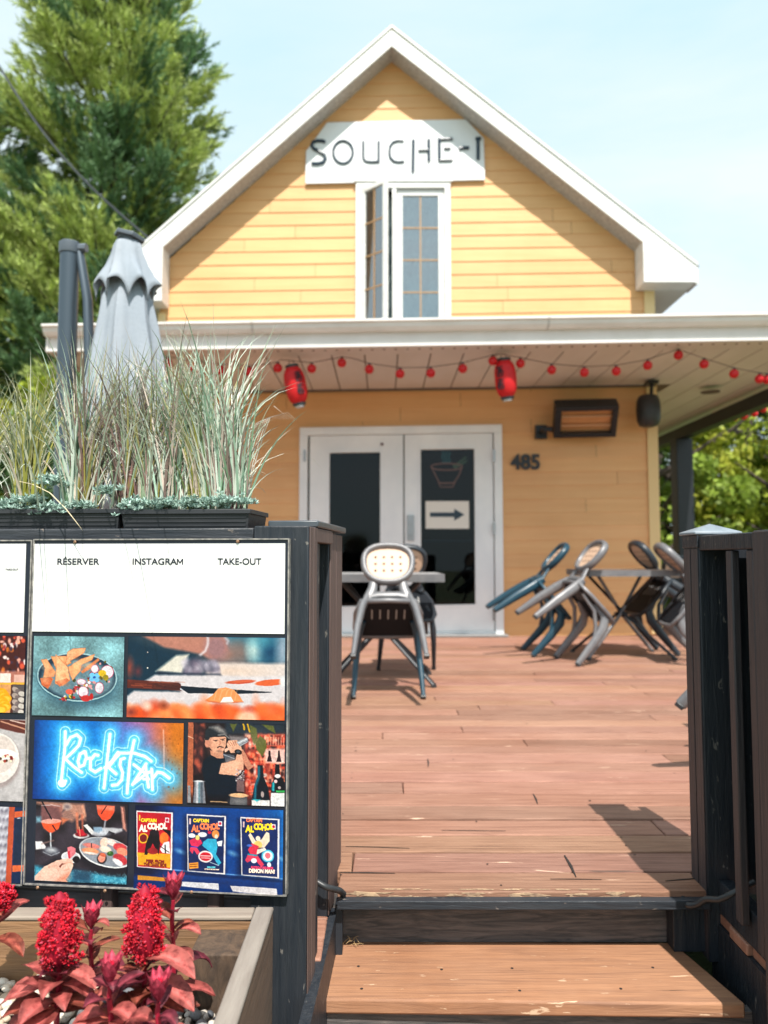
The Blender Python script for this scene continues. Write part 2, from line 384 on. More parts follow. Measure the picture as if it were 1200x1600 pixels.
rbox('baluster',edged,.780,.798,1.560,1.590,-.02,RT-.040)
rbox('bottom_rail',dark,.803,.838,1.53,1.819,-.048,.03)
rbox('panel',dark,.8685,.9135,1.85,1.88,-.02,RT-.032)
rbox('panel',dark,.914,.94,1.531,1.91,.0,RT-.030)
rbox('top_board',darkh,.8115,.94,1.5305,1.818,RT-.026,RT-.003)
mb=MB(); x0,x1,y0,y1=-.010,.108,.318,.418
mb.add([(x0,y0,RT+.001),(x1,y0,RT+.001),(x1,y1,RT+.001),(x0,y1,RT+.001),(x0,y0,RT+.008),(x1,y0,RT+.008),(x1,y1,RT+.008),(x0,y1,RT+.008),((x0+x1)/2,(y0+y1)/2,RT+.030)],
 [(0,3,2,1),(0,1,5,4),(1,2,6,5),(2,3,7,6),(3,0,4,7),(4,5,8),(5,6,8),(6,7,8),(7,4,8)])
mb.build('cap',mat('pale_post_cap',(.24,.28,.32),.4,col2=(.17,.20,.23),nscale=(20,20,20)),rl,bevel=.002)
# conduit, corrugated, over both sides
def conduit(name,pts,label):
    mb=MB(); pts=[Vector(p) for p in pts]; path=[];rs=[]
    for i in range(len(pts)-1):
        for k in range(14):
            t=k/14; p0=pts[max(i-1,0)];p1=pts[i];p2=pts[i+1];p3=pts[min(i+2,len(pts)-1)]
            path.append(.5*((2*p1)+(p2-p0)*t+(2*p0-5*p1+4*p2-p3)*t*t+(-p0+3*p1-3*p2+p3)*t**3)); rs.append(.0075 if k%2 else .0062)
    mb.tube(path,rs,10); return tag(mb.build('conduit',blackp,smooth=True,ang=80),label,'cable')
conduit('c',[P(470,1366,1.78),P(492,1376,1.775),P(508,1385,1.77),P(521,1389,1.78),P(531,1392,1.795),P(537,1397,1.82)],'black corrugated conduit bending round the base of the left post onto the step edge')
conduit('c',[P(1066,1402,1.83),P(1074,1414,1.80),P(1090,1413,1.78),P(1104,1405,1.76),P(1125,1405,1.73),P(1148,1394,1.71),P(1180,1378,1.71)],'black corrugated conduit snaking out beside the right railing foot')

# ================================================= HOUSE
H=thing('house','yellow clapboard house with white gable trim, double glass doors and a covered porch','house',(.2,7.67,0))
def hp(o): o.parent=H; o.matrix_parent_inverse=Matrix.Translation((-.2,-7.67,0)); return o
WD=7.67
def SH(x): return .016*(x-.2)
def shear(mb): mb.v=[(x,y,z+SH(x)) for x,y,z in mb.v]; return mb
RY=7.40
ridge=P(612,40,RY); el=P(160,436,RY); er=P(1090,412,RY)
sL=(ridge.z-el.z)/(ridge.x-el.x); sR=(ridge.z-er.z)/(er.x-ridge.x)
def roofz(x): return ridge.z-(ridge.x-x)*sL if x<ridge.x else ridge.z-(x-ridge.x)*sR
XL=P(250,500,WD).x; XR=P(1022,560,WD).x
FH=.225
def uz(x): return roofz(x)-FH+.03
# openings  (x0,x1,z0,z1)
def R4(x0,y0,x1,y1,Y=WD):
    a=P(x0,y0,Y); b=P(x1,y1,Y); return a.x,b.x,b.z,a.z
DO=R4(470,666,786,994,WD-.02); WO=R4(558,290,704,520,WD-.02)
ops=[(DO[0],DO[1],-.1,DO[3]-SH(.3)),(WO[0],WO[1],WO[2],WO[3]-SH(.4))]
srng=random.Random(5); mb=MB(); z=-.03; CH=.142
def clipx(z):                       # wall extent at height z under the roof
    a,b=XL,XR
    zr=z
    if uz(XL)<zr: a=ridge.x-(ridge.z-FH+.03-zr)/sL
    if uz(XR)<zr: b=ridge.x+(ridge.z-FH+.03-zr)/sR
    return a,b
while z<ridge.z-FH:
    z2=z+CH
    a0,b0=clipx(z); a1,b1=clipx(z2)
    if a0<b0:
        if a1>b1: a1=b1=(a0+b0)/2
        cuts=[(a0,b0,a1,b1)]
        for (ox0,ox1,oz0,oz1) in ops:
            if z2<oz1+.02 and z2>oz0+.01:
                nc=[]
                for q in cuts:
                    if q[0]<ox0 and q[1]>ox1: nc+=[(q[0],ox0,q[2],ox0),(ox1,q[1],ox1,q[3])]
                    else: nc.append(q)
                cuts=nc
        cc=[]
        for q in cuts:
            ql,qr,tl,tr=q; xs=[]; x_=ql+srng.uniform(.5,2.6)
            while x_<qr-.4: xs.append(x_); x_+=srng.uniform(1.6,3.2)
            prev=(ql,tl)
            for x_ in xs:
                if tl+.02<x_<tr-.02: cc.append((prev[0],x_-.0015,prev[1],x_-.0015)); prev=(x_+.0015,x_+.0015)
            cc.append((prev[0],qr,prev[1],tr))
        for q in cc:
            k_=srng.uniform(.955,1.035); mb.col=(.80*k_,.462*k_*srng.uniform(.985,1.012),.205*k_)
            yb=WD-.0105; yt=WD-.003
            mb.add([(q[0],yb,z),(q[1],yb,z),(q[3],yt,z2),(q[2],yt,z2),(q[0],WD+.01,z),(q[1],WD+.01,z),(q[0],yb,z+.004),(q[1],yb,z+.004)],[(0,1,7,6),(6,7,2,3),(4,5,1,0)])
    z=z2
shear(mb); hp(mb.build('front_wall',sidingf))
# side walls
mb=MB(); mb.box(XL,XL+.1,WD+.012,15.6,-.5,uz(XL)-.02); hp(mb.build('side_wall',siding)); mb=MB(); mb.box(XR-.1,XR,WD+.012,15.6,-.5,uz(XR)-.02); hp(mb.build('side_wall',siding)); mb=MB()
mb.box(XL+.1,XR-.1,15.5,15.6,-.5,uz(XL)-.02); hp(mb.build('back_wall',siding))
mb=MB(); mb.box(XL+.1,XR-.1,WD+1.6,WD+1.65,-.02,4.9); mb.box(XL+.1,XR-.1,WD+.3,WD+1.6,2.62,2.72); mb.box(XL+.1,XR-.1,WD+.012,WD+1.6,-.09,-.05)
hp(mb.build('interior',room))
# roof slabs
mb=MB()
for s_,e_ in ((-1,el),(1,er)):
    a=Vector((ridge.x,RY+.02,ridge.z+.012)); b=Vector((e_.x+.02*s_,RY+.02,e_.z+.0)); 
    mb.prism([a,b,b+Vector((0,8.6,0)),a+Vector((0,8.6,0))],(0,0,-.03))
hp(mb.build('roof',asphalt_roof))
# rake boards: two boards and a crown strip
mb=MB()
def rake(x_e,z_e,y0,y1,t0,t1):
    s=1 if x_e>ridge.x else -1
    mb.prism([(ridge.x,y0,ridge.z-t0),(x_e,y0,z_e-t0),(x_e,y0,z_e-t1),(ridge.x,y0,ridge.z-t1)],(0,y1-y0,0))
for e_ in (el,er):
    rake(e_.x,e_.z,RY,RY+.02,.022,FH); rake(e_.x,e_.z,RY-.015,RY+.02,-.004,.03)
    e2=Vector((e_.x,e_.y,e_.z)); 
hp(mb.build('rake_board',white,bevel=.004))
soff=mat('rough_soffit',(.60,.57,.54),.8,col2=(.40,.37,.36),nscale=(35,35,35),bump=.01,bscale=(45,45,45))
mb=MB()
for e_ in (el,er):
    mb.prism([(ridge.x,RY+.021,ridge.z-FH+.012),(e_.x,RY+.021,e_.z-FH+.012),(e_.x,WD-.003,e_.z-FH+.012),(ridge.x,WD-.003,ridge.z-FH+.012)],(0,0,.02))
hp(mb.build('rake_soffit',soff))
# eave returns
mb=MB()
pr=P(1004,392,RY-.01); 
def ret(xi,e_,zb,zi):
    mb.prism([(xi,RY-.004,zi),(e_.x,RY-.004,e_.z-.0),(e_.x,RY-.004,zb),(xi,RY-.004,zb)],(0,WD-RY-.02,0))
zbR=P(1050,441,RY).z; xiR=P(1005,400,RY).x; ret(xiR,er,zbR,roofz(xiR)-.03)
hp(mb.build('eave_return',white,bevel=.004)); mb=MB()
zbL=P(200,470,RY).z; xiL=P(254,400,RY).x; ret(xiL,el,zbL,roofz(xiL)-.03)
hp(mb.build('eave_return',white,bevel=.004))
mb=MB(); mb.box(XR+.003,er.x,WD-.018,15.6,zbR,zbR+.02); mb.box(er.x-.02,er.x+.003,WD-.018,15.6,zbR+.021,er.z-.02); hp(mb.build('eave_soffit',white2)); mb=MB()
mb.box(el.x,XL-.003,WD-.018,15.6,zbL,zbL+.02); mb.box(el.x-.003,el.x+.02,WD-.018,15.6,zbL+.021,el.z-.02); hp(mb.build('eave_soffit',white2))
corner=mat('cream_trim',(.80,.58,.28),.5)
mb=MB(); mb.box(XR-.1,XR+.012,WD-.03,WD-.0145,-.02,zbR-.005); mb.box(XR+.0005,XR+.012,WD-.0145,WD+.1,-.02,zbR-.005)
shear(mb); hp(mb.build('corner_board',corner,bevel=.003)); mb=MB(); mb.box(XL-.012,XL+.07,WD-.03,WD-.0145,-.02,zbL-.005); shear(mb); hp(mb.build('corner_board',corner,bevel=.003))
# gable vent/flashing at base of upper wall hidden behind porch roof
# ---------- gable window
wx0,wx1,wz0,wz1=R4(556,285,705,515,WD-.04)
mb=MB(); t=.062
yf0,yf1=WD-.05,WD+.02
mb.box(wx0,wx1,yf0,yf1,wz1-t,wz1); mb.box(wx0,wx0+t,yf0,yf1,wz0,wz1-t-.0005); mb.box(wx1-t,wx1,yf0,yf1,wz0,wz1-t-.0005)
mxm=P(616,400,WD).x; mb.box(mxm-.022,mxm+.022,yf0+.006,yf1,wz0,wz1-t-.0005)
mb.box(wx0-.02,wx1+.02,yf0-.012,yf0+.02,wz1+.001,wz1+.02)
hp(wf:=mb.build('window_frame',white,bevel=.003))
mb=MB(); mb.box(wx0+.03,wx1-.03,WD+.25,WD+.27,wz0,wz1); hp(mb.build('window_recess',mat('painted_sky_reflection',(.16,.24,.27),.8,col2=(.62,.74,.74),nscale=(9,9,5),nfac=(.42,.58))))  # pale teal curtain-like mottling paints in the sky mirrored by the panes
wglass=glass('window_glass',(.7,.85,.88),1.6,.03,6.0)
oak=mat('oak_muntin',(.42,.25,.12),.5)
def sash(w,h,cols=2,rows=4,fr=.062):
    root=None
    mb=MB(); mb.box(0,w,-.02,.02,0,fr); mb.box(0,w,-.02,.02,h-fr,h); mb.box(0,fr,-.02,.02,fr+.0005,h-fr-.0005); mb.box(w-fr,w,-.02,.02,fr+.0005,h-fr-.0005)
    s=mb.build('sash',white,None,bevel=.003)
    mb=MB(); mb.box(fr-.004,w-fr+.004,-.003,.003,fr-.004,h-fr+.004); mb.build('pane',wglass,s)
    mb=MB()
    for i in range(1,cols):
        x=fr+(w-2*fr)*i/cols; mb.box(x-.007,x+.007,-.009,-.0035,fr,h-fr)
    for i in range(1,rows):
        z_=fr+(h-2*fr)*i/rows; mb.box(fr,w-fr,-.0095,-.004,z_-.007,z_+.007)
    mb.build('muntin',oak,s); return s
hgt=wz1-t-wz0-.01
s1=sash(wx1-t-mxm-.03,hgt); s1.parent=H; s1.matrix_parent_inverse=Matrix.Translation((-.2,-7.67,0)); s1.location=(mxm+.026,WD-.0,wz0)
s2=sash(mxm-.022-wx0-t-.006+.03,hgt-.02,fr=.045); s2.parent=H; s2.matrix_parent_inverse=Matrix.Translation((-.2,-7.67,0)); s2.location=(wx0+t+.010,WD-.045,wz0+.01); s2.rotation_euler=(0,0,R(-42))
# ---------- doors
dx0,dx1,dz0,dz1=R4(468,665,788,992,WD-.06)
dz0=0.0
mb=MB(); t=.085; ya,yb=WD-.05,WD+.04
mb.box(dx0,dx1,ya,yb,dz1-t,dz1); mb.box(dx0,dx0+t,ya,yb,dz0,dz1-t-.0005); mb.box(dx1-t,dx1,ya,yb,dz0,dz1-t-.0005)
mb.box(dx0+.02,dx1-.02,ya-.015,ya-.0005,dz1-.03,dz1-.005); mb.box(dx0+t,dx1-t,ya+.03,yb,.0,.04)
shear(mb); hp(mb.build('door_frame',whited,bevel=.004))
dglass=glass('door_glass',(.30,.40,.46),1.5,.012,.62)
def door(px0,px1,gx0,gx1,gy0,gy1,handle,name='door'):
    x0=P(px0,700,WD-.02).x; x1=P(px1,700,WD-.02).x; g0=P(gx0,gy1,WD-.02); g1=P(gx1,gy0,WD-.02)
    zt=dz1-t-.004; y0,y1=WD-.022,WD+.02
    mb=MB(); mb.box(x0,g0.x,y0,y1,.042,zt); mb.box(g1.x,x1,y0,y1,.042,zt); mb.box(g0.x+.0002,g1.x-.0002,y0,y1,g1.z,zt); mb.box(g0.x+.0002,g1.x-.0002,y0,y1,.042,g0.z)
    # raised glazing bead
    e=.025
    for q in ((g0.x-e,g1.x+e,g1.z,g1.z+e),(g0.x-e,g1.x+e,g0.z-e,g0.z),(g0.x-e,g0.x,g0.z,g1.z),(g1.x,g1.x+e,g0.z,g1.z)): mb.box(q[0],q[1],y0-.008,y0-.0003,q[2],q[3])
    shear(mb); dr=hp(mb.build(name,whited,bevel=.002))
    mb=MB(); mb.box(g0.x,g1.x,WD-.004,WD+.004,g0.z,g1.z); shear(mb); gl=hp(mb.build('door_pane',dglass))
    return dr,(g0,g1)
d1,g1_=door(484,630,514,594,706,946,False)
d2,g2_=door(632,770,658,741,703,946,True)
mb=MB(); yk=WD-.024
a=P(636,805,yk);b=P(647,845,yk); mb.box(a.x,b.x,yk-.02,yk,b.z,a.z)
c=P(641,818,yk-.03); mb.lathe([(.014,0),(.014,.02)],12,M=Matrix.Translation((c.x,yk-.0205,c.z))@Matrix.Rotation(R(90),4,'X'))
c=P(641,836,yk-.03); mb.lathe([(.014,0),(.014,.02)],12,M=Matrix.Translation((c.x,yk-.0205,c.z))@Matrix.Rotation(R(90),4,'X'))
hp(mb.build('door_lock',mat('brushed_steel',(.38,.38,.39),.35,metal=.8),bevel=.002))
for x in (476,772):
    for y in (712,826,960):
        p=P(x,y,WD-.055); mb=MB(); mb.box(p.x-.012,p.x+.012,WD-.062,WD-.0505,p.z-.06,p.z+.06); hp(mb.build('hinge',mat('brushed_steel',(.38,.38,.39))))
p=P(597,694,WD-.03); mb=MB(); mb.lathe([(.014,0),(.016,.01),(.008,.014)],12,M=Matrix.Translation((p.x,WD-.023,p.z))@Matrix.Rotation(R(90),4,'X')); hp(mb.build('door_viewer',mat('dark_red_plastic',(.12,.05,.06),.4)))
mb=MB(); mb.box(dx0-.03,dx1+.03,WD-.16,WD-.03,.003,.022); hp(mb.build('door_sill',mat('grey_sill',(.25,.25,.25),.5),bevel=.003))
# push bar behind the right-hand pane
mb=MB(); q0=P(661,845,WD+.05);q1=P(738,845,WD+.05); mb.tube([(q0.x,WD+.06,q0.z),(q1.x,WD+.06,q1.z)],.012,8); hp(mb.build('push_bar',mat('brushed_steel',(.38,.38,.39))))
# ---------- porch roof, gutter, soffit
GY=6.02; SZ=2.575; PX0=-2.80; PX1=4.22
mb=MB()
mb.prism([(PX0,GY+.02,2.765),(PX1,GY+.02,2.765),(PX1,WD-.02,3.17),(PX0,WD-.02,3.17)],(0,0,-.03))
mb.prism([(XR+.03,WD-.019,3.17),(PX1,WD-.019,2.80),(PX1,12.2,2.80),(XR+.03,12.2,3.17)],(0,0,-.03))
shear(mb); hp(mb.build('porch_roof',asphalt_roof))
mb=MB()   # gutter of K profile swept in X
prof=[(GY+.03,2.69),(GY-.02,2.69),(GY-.045,2.715),(GY-.055,2.745),(GY-.075,2.755),(GY-.075,2.772),(GY-.06,2.772),(GY-.06,2.758),(GY+.03,2.755)]
mb.prism([(PX0-.02,y,z) for y,z in prof],(PX1-PX0+.04,0,0))
shear(mb); gt=hp(mb.build('gutter',white)); mb=MB()
for x_ in (-1.1,1.35): mb.prism([(x_,y-.0015 if y<GY+.02 else y,z+(-.0015 if z<2.70 else .0015)) for y,z in prof],(.022,0,0))
shear(mb); hp(mb.build('gutter_seam',mat('seam_grey',(.55,.54,.52),.5)))
mb=MB(); mb.box(PX0,PX1,GY+.031,GY+.06,SZ+.012,2.735); mb.box(PX0,PX1,GY+.015,GY+.060,SZ-.012,SZ+.0115)
mb.box(PX0-.02,PX0-.0005,GY+.016,WD-.05,SZ-.012,2.75)
mb.box(PX1-.025,PX1,GY+.0605,12.2,SZ-.012,2.75)
shear(mb); hp(mb.build('porch_fascia',white2,bevel=.003))
mb=MB()
mb.box(PX0+.02,PX1-.03,GY+.061,GY+.30,SZ+.0,SZ+.012)
x=PX0+.02
while x<PX1-.05:
    x2=min(x+.29,PX1-.03); mb.box(x+.006,x2-.006,GY+.306,WD-.035,SZ+.004,SZ+.014)
    if x>XR+.06: mb.box(x+.006,x2-.006,WD-.033,12.1,SZ+.004,SZ+.014)
    x=x2
shear(mb); hp(mb.build('soffit',white2))
mb=MB(); mb.box(PX0+.02,PX1-.03,GY+.062,WD+.0,SZ+.017,SZ+.03); mb.box(XR+.05,PX1-.03,WD+.0005,12.1,SZ+.017,SZ+.03); mb.box(PX0+.02,XR,WD-.034,WD-.0305,SZ-.02,SZ+.014)
shear(mb); hp(mb.build('soffit_backing',mat('brown_shadow_gap',(.16,.12,.10),.8)))
mb=MB(); x=PX0+.1
while x<PX1-.1:
    mb.lathe([(.011,0),(.011,-.003)],8,c=(x,GY+.14,SZ-.0005)); x+=.1
shear(mb); hp(mb.build('soffit_vent',mat('vent_dark',(.12,.09,.085),.8)))
p=PG(1110,612,SZ); mb=MB(); mb.lathe([(.10,0),(.10,-.006),(.07,-.008)],16,c=(p.x,p.y,SZ-.001)); hp(mb.build('soffit_light',mat('vent_dark',(.1,.1,.1))))
mb=MB(); mb.box(3.99,4.13,6.2,12.1,SZ-.16,SZ-.014); hp(mb.build('beam',black,bevel=.004))
for yy in (9.95,): 
    mb=MB(); mb.box(3.94,4.16,yy-.11,yy+.11,-.5,SZ-.165); hp(mb.build('porch_post',black,bevel=.006))
# ================================================= THINGS ON THE HOUSE
ink=mat('sign_ink',(.012,.035,.06),.4)
SY=WD-.040
sg=thing('shop_sign','white clipped-corner board lettered SOUCHE-I high on the yellow gable','sign',tuple(P(617,240,SY)))
so_=Vector(sg.location)
mb=MB(); pts=[P(a,b,SY) -so_ for a,b in ((477,287),(478,236),(511,191),(728,186),(756,216),(758,281))]
mb.prism(pts,(0,.018,0)); mb.build('board',mat('sign_white',(.80,.81,.82),.45,col2=(.75,.76,.78),nscale=(2,2,2)),sg,bevel=.004)
LT={'letter_s':[[(205,306),(190,301),(165,300),(146,308),(141,322),(152,338),(180,352),(202,366),(205,385),(195,401),(172,407),(140,406)]],
'letter_o':[[(288+46*math.cos(t),353+53*math.sin(t)) for t in [i*2*math.pi/28 for i in range(29)]]],
'letter_u':[[(383,302),(383,372),(386,388),(398,397),(424,400),(452,398)],[(455,302),(455,402)]],
'letter_c':[[(573,300),(545,299),(522,307),(508,328),(505,355),(510,380),(526,396),(548,400),(575,397)]],
'letter_h':[[(618,296),(616,446)],[(641,345),(690,343)],[(690,294),(691,396)]],
'letter_e':[[(739,288),(740,394)],[(739,293),(801,291)],[(762,335),(792,334)],[(740,392),(801,390)]],
'hyphen':[[(832,335),(878,333)]],
'letter_i':[[(921,286),(921,388)],[(909,291),(934,289)]]}
for nme,strokes in LT.items():
    mb=MB(); r=.0125 if nme in('letter_o','letter_u','letter_c') else .0165
    if nme in('letter_s','hyphen','letter_i'): r=.0195
    for s_ in strokes:
        pp=[P(440+a/3,120+b/3,SY-.006)-so_ for a,b in s_]
        mb.tube(pp,r,6)
    mb.build(nme,ink,sg,smooth=True)
# house number
hn=thing('house_number','black metal numerals 485 on the yellow wall beside the door','house number',tuple(P(820,732,WD-.03)))
for i,ch in enumerate('485'):
    q=P(806+15.5*i,732.5,WD-.03)-Vector(hn.location)
    text_obj(ch,.215,'digit',black,hn,tuple(q),ext=.006,bold=.0072,sx=.95)
# heater
HY=WD-.30
ht=thing('patio_heater','black electric heater with a copper reflector tilted on the wall above 485','heater',tuple(P(915,658,HY)))
ho=Vector(ht.location); ht.rotation_euler=(0,0,0)
cop=mat('copper_reflector',(.85,.45,.20),.3,metal=.35,col2=(.70,.33,.13),nscale=(4,4,40))
Mh=Matrix.Rotation(R(-7),4,'Z')@Matrix.Rotation(R(38),4,'X')
mb=MB(); mb.M=Mh; w_,h_,d_=.31,.145,.05
mb.box(-w_,w_,-.03,.15,h_-.02,h_+.03); mb.box(-w_,w_,-.03,.15,-h_-.03,-h_+.015); mb.box(-w_,-w_+.065,-.03,.15,-h_+.0155,h_-.0205); mb.box(w_-.055,w_,-.03,.15,-h_+.0155,h_-.0205)
mb.box(-w_+.046,w_-.046,.06,.089,-h_+.016,h_-.021); mb.build('housing',black,ht,bevel=.006)
mb=MB(); mb.M=Mh; mb.box(-w_+.047,w_-.047,.035,.059,-h_+.017,h_-.022); mb.build('reflector',cop,ht)
mb=MB(); mb.M=Mh
for zz in (-.055,.045): mb.tube([(-w_+.05,.015,zz),(w_-.05,.015,zz)],.011,8)
mb.build('heating_tube',mat('quartz_tube',(.75,.42,.22),.3),ht,smooth=True)
mb=MB(); mb.M=Mh
for k in range(9):
    zz=-h_+.03+k*.028; mb.tube([(-w_+.05,-.012,zz),(w_-.05,-.012,zz)],.0015,4)
mb.build('guard_grille',mat('dark_bronze_wire',(.12,.07,.04),.4,metal=.6),ht)
mb=MB(); mb.tube([(-.22,.08,.15),(-.24,.10,.20),(-.16,.13,.215),(-.10,.18,.18),(-.10,.27,.12)],.022,8); mb.build('bracket',black,ht,smooth=True); mb=MB(); mb.tube([(-.33,.03,-.08),(-.40,.06,-.07),(-.40,.22,-.07)],.028,8); mb.box(-.46,-.34,.22,.28,-.14,0)
mb.build('bracket',black,ht,smooth=True)
# speaker
spq=P(1013,642,WD-.26)
sp=thing('speaker','black oval outdoor speaker hung under the porch soffit at the house corner','speaker',tuple(spq))
mb=MB(); mb.lathe([(.06,-.165),(.10,-.15),(.123,-.10),(.13,0),(.123,.10),(.10,.15),(.06,.165)],20,M=Matrix.Diagonal((.93,.9,1,1))); mb.build('cabinet',blackp,sp,smooth=True,ang=60)
mb=MB(); mb.tube([(0.04,.02,.155),(.045,.02,.24),(.05,.02,SZ-spq.z+.03)],.018,8); mb.box(-.01,.10,-.04,.08,SZ-spq.z+.0,SZ-spq.z+.028); mb.build('bracket',black,sp)
# lanterns
redp=mat('red_paper_lantern',(.82,.018,.022),.5,col2=(.70,.012,.018),nscale=(20,20,20),trans=.25)
def lantern(x,y,Y,tilt,lab,side):
    c=P(x,y,Y); t=thing('paper_lantern',lab,'lantern',tuple(c),group='red paper lanterns under the porch eave'); t.rotation_euler=(R(6),tilt,0)
    prof=[];n=26
    for i in range(n+1):
        u=i/n; z=-.155+.31*u; r=.093*(1-abs(2*u-1)**3.6*.42); r+=.0035*math.cos(i*math.pi); prof.append((r,z))
    mb=MB(); mb.lathe(prof,28); mb.build('shade',redp,t,smooth=True,ang=80)
    mb=MB(); mb.lathe([(.050,.150),(.058,.152),(.058,.178),(.030,.182)],20); mb.build('top_ring',blackp,t,smooth=True)
    mb=MB(); mb.lathe([(.050,-.178),(.058,-.172),(.058,-.154),(.04,-.15)],20); mb.build('bottom_ring',blackp,t,smooth=True)
    mb=MB(); mb.lathe([(.036,-.196),(.042,-.190),(.042,-.179)],16); mb.build('bulb_socket',mat('chrome',(.6,.58,.57),.25,metal=.8),t,smooth=True)
    mb=MB(); mb.tube([(-.03,0,.18),(-.012,0,.215),(.012,0,.215),(.03,0,.18)],.003,6); mb.build('hanger',black,t)
    # brushed characters, two one above the other
    mb=MB(); mb.M=Matrix.Rotation(side,4,'Z')
    def br(x0,z0,x1,z1,w_=.0055):
        pth=[]
        for k in range(5):
            u=k/4; xx=x0+(x1-x0)*u; zz=z0+(z1-z0)*u; rr=.0965; pth.append((xx,-math.sqrt(max(rr*rr-xx*xx,0)),zz))
        mb.tube(pth,[w_,w_*1.1,w_,w_*.9,w_*.6],6)
    for zc in (.06,-.045):
        br(-.030,zc+.036,.030,zc+.038); br(-.028,zc+.018,.028,zc+.018); br(-.032,zc-.002,.032,zc-.001); br(0,zc+.044,0,zc-.02)
        br(-.024,zc-.018,-.024,zc-.042); br(.024,zc-.018,.024,zc-.042); br(-.024,zc-.018,.024,zc-.018); br(-.026,zc-.040,.026,zc-.040)
        if zc<0: br(-.02,zc+.01,-.034,zc-.03)
        else: br(.01,zc+.01,.034,zc-.012)
    mb.build('brush_writing',mat('lantern_ink',(.015,.012,.02),.6),t)
    return c
lantern(462,602,6.28,R(-11),'red paper lantern leaning to the right, above the left half of the double doors',R(28))
lantern(790,592,6.28,R(-6),'red paper lantern hanging near the top right corner of the door frame',R(-38))
# string lights
redb=mat('red_plastic_globe',(.70,.015,.02),.35,trans=.2)
def strlights(lab,pts,hooks,r):
    t=thing('string_lights',lab,'string lights',tuple(pts[0])); o=Vector(pts[0])
    path=[]
    allp=sorted([(p.x,p-o+Vector((0,0,r*1.3))) for p in pts]+[(h.x,h-o) for h in hooks],key=lambda q:q[0])
    mb=MB(); mb.tube([q[1] for q in allp],.0035,5); mb.build('wire',mat('brown_wire',(.10,.05,.045),.6),t)
    for p in pts:
        mb=MB(); mb.ball(p-o,r); mb.build('globe',redb,t,smooth=True,ang=80)
        mb=MB(); mb.lathe([(r*.3,r*.85),(r*.3,r*1.35)],8,c=p-o); g=mb.build('socket',blackp,t)
    return t
yL=6.24
strlights('string of small red globes strung along the front of the porch eave',[P(a,b+1,yL) for a,b in ((262,566),(300,572),(345,577),(390,580),(434,574),(487,575),(534,566),(577,576),(625,583),(673,582),(723,575),(770,563),(813,567),(862,577),(913,581),(963,579),(1012,570),(1060,554),(1100,568),(1147,583),(1187,591),(1199,592),(1240,585))],[P(437,562,yL),P(552,560,yL),P(784,553,yL),P(1066,548,yL)],.040)
strlights('second string of red globes along the far side edge of the porch',[Vector((4.30,4.30*F/(x-600)*.985,0))+Vector((0,0,P(x,y,4.30*F/(x-600)).z)) for x,y in ((1116,664),(1132,659),(1146,656),(1160,654),(1176,650),(1190,643),(1204,637))],[],.040)
# things on the right-hand door glass
psn=P(699,804,WD-.03)
t=thing('arrow_notice','white paper notice with a black arrow pointing right taped on the door glass','notice',(psn.x,WD-.0065,psn.z))
mb=MB(); a=P(665,783,WD-.01)-Vector(t.location);b=P(733,826,WD-.01)-Vector(t.location); mb.box(a.x,b.x,-.0015,0,b.z,a.z); mb.build('paper',mat('paper',(.78,.76,.70),.7),t)
mb=MB(); k=(b.x-a.x)/68
ar=[(-27,-3.5),(11,-3.5),(11,-9.5),(27,0),(11,9.5),(11,3.5),(-27,3.5)]
mb.prism([(x*k,-.0035,z*k) for x,z in ar],(0,.0015,0)); mb.build('arrow',ink,t)
psn=P(698,735,WD+.06)
t=thing('neon_bowl_sign','neon sign of a steaming noodle bowl with chopsticks behind the right door glass','neon sign',tuple(psn))
def nz_(pts,r=.0065): 
    mb=MB(); mb.tube([P(400+a/2.857,500+b/2.857,WD+.06)-Vector(t.location) for a,b in pts],r,6); return mb
nr=mat('neon_orange',(.55,.18,.10),.4,emit=((.85,.22,.12),.6)); ng=mat('neon_green',(.1,.3,.25),.4,emit=((.10,.42,.34),.5)); ny=mat('neon_yellow',(.45,.45,.2),.4,emit=((.5,.5,.2),.5))
m_=nz_([(782,652),(800,690),(818,725),(822,745),(880,745),(885,725),(908,690),(920,652)]); m_.tube([P(400+(851+70*math.cos(q))/2.857,500+(655+15*math.sin(q))/2.857,WD+.06)-Vector(t.location) for q in [i*.3142 for i in range(21)]],.0065,6); m_.build('bowl_outline',nr,t)
m_=nz_([(815,728),(890,728)],.008); m_.build('bowl_foot',nr,t)
for k in range(3):
    x0=832+k*14; nz_([(x0,640),(x0+8,625),(x0-4,612),(x0+6,598),(x0,586)],.005).build('steam',ng,t)
nz_([(880,655),(938,612)],.005).build('chopstick',ny,t); nz_([(885,662),(942,628)],.005).build('chopstick',ny,t)

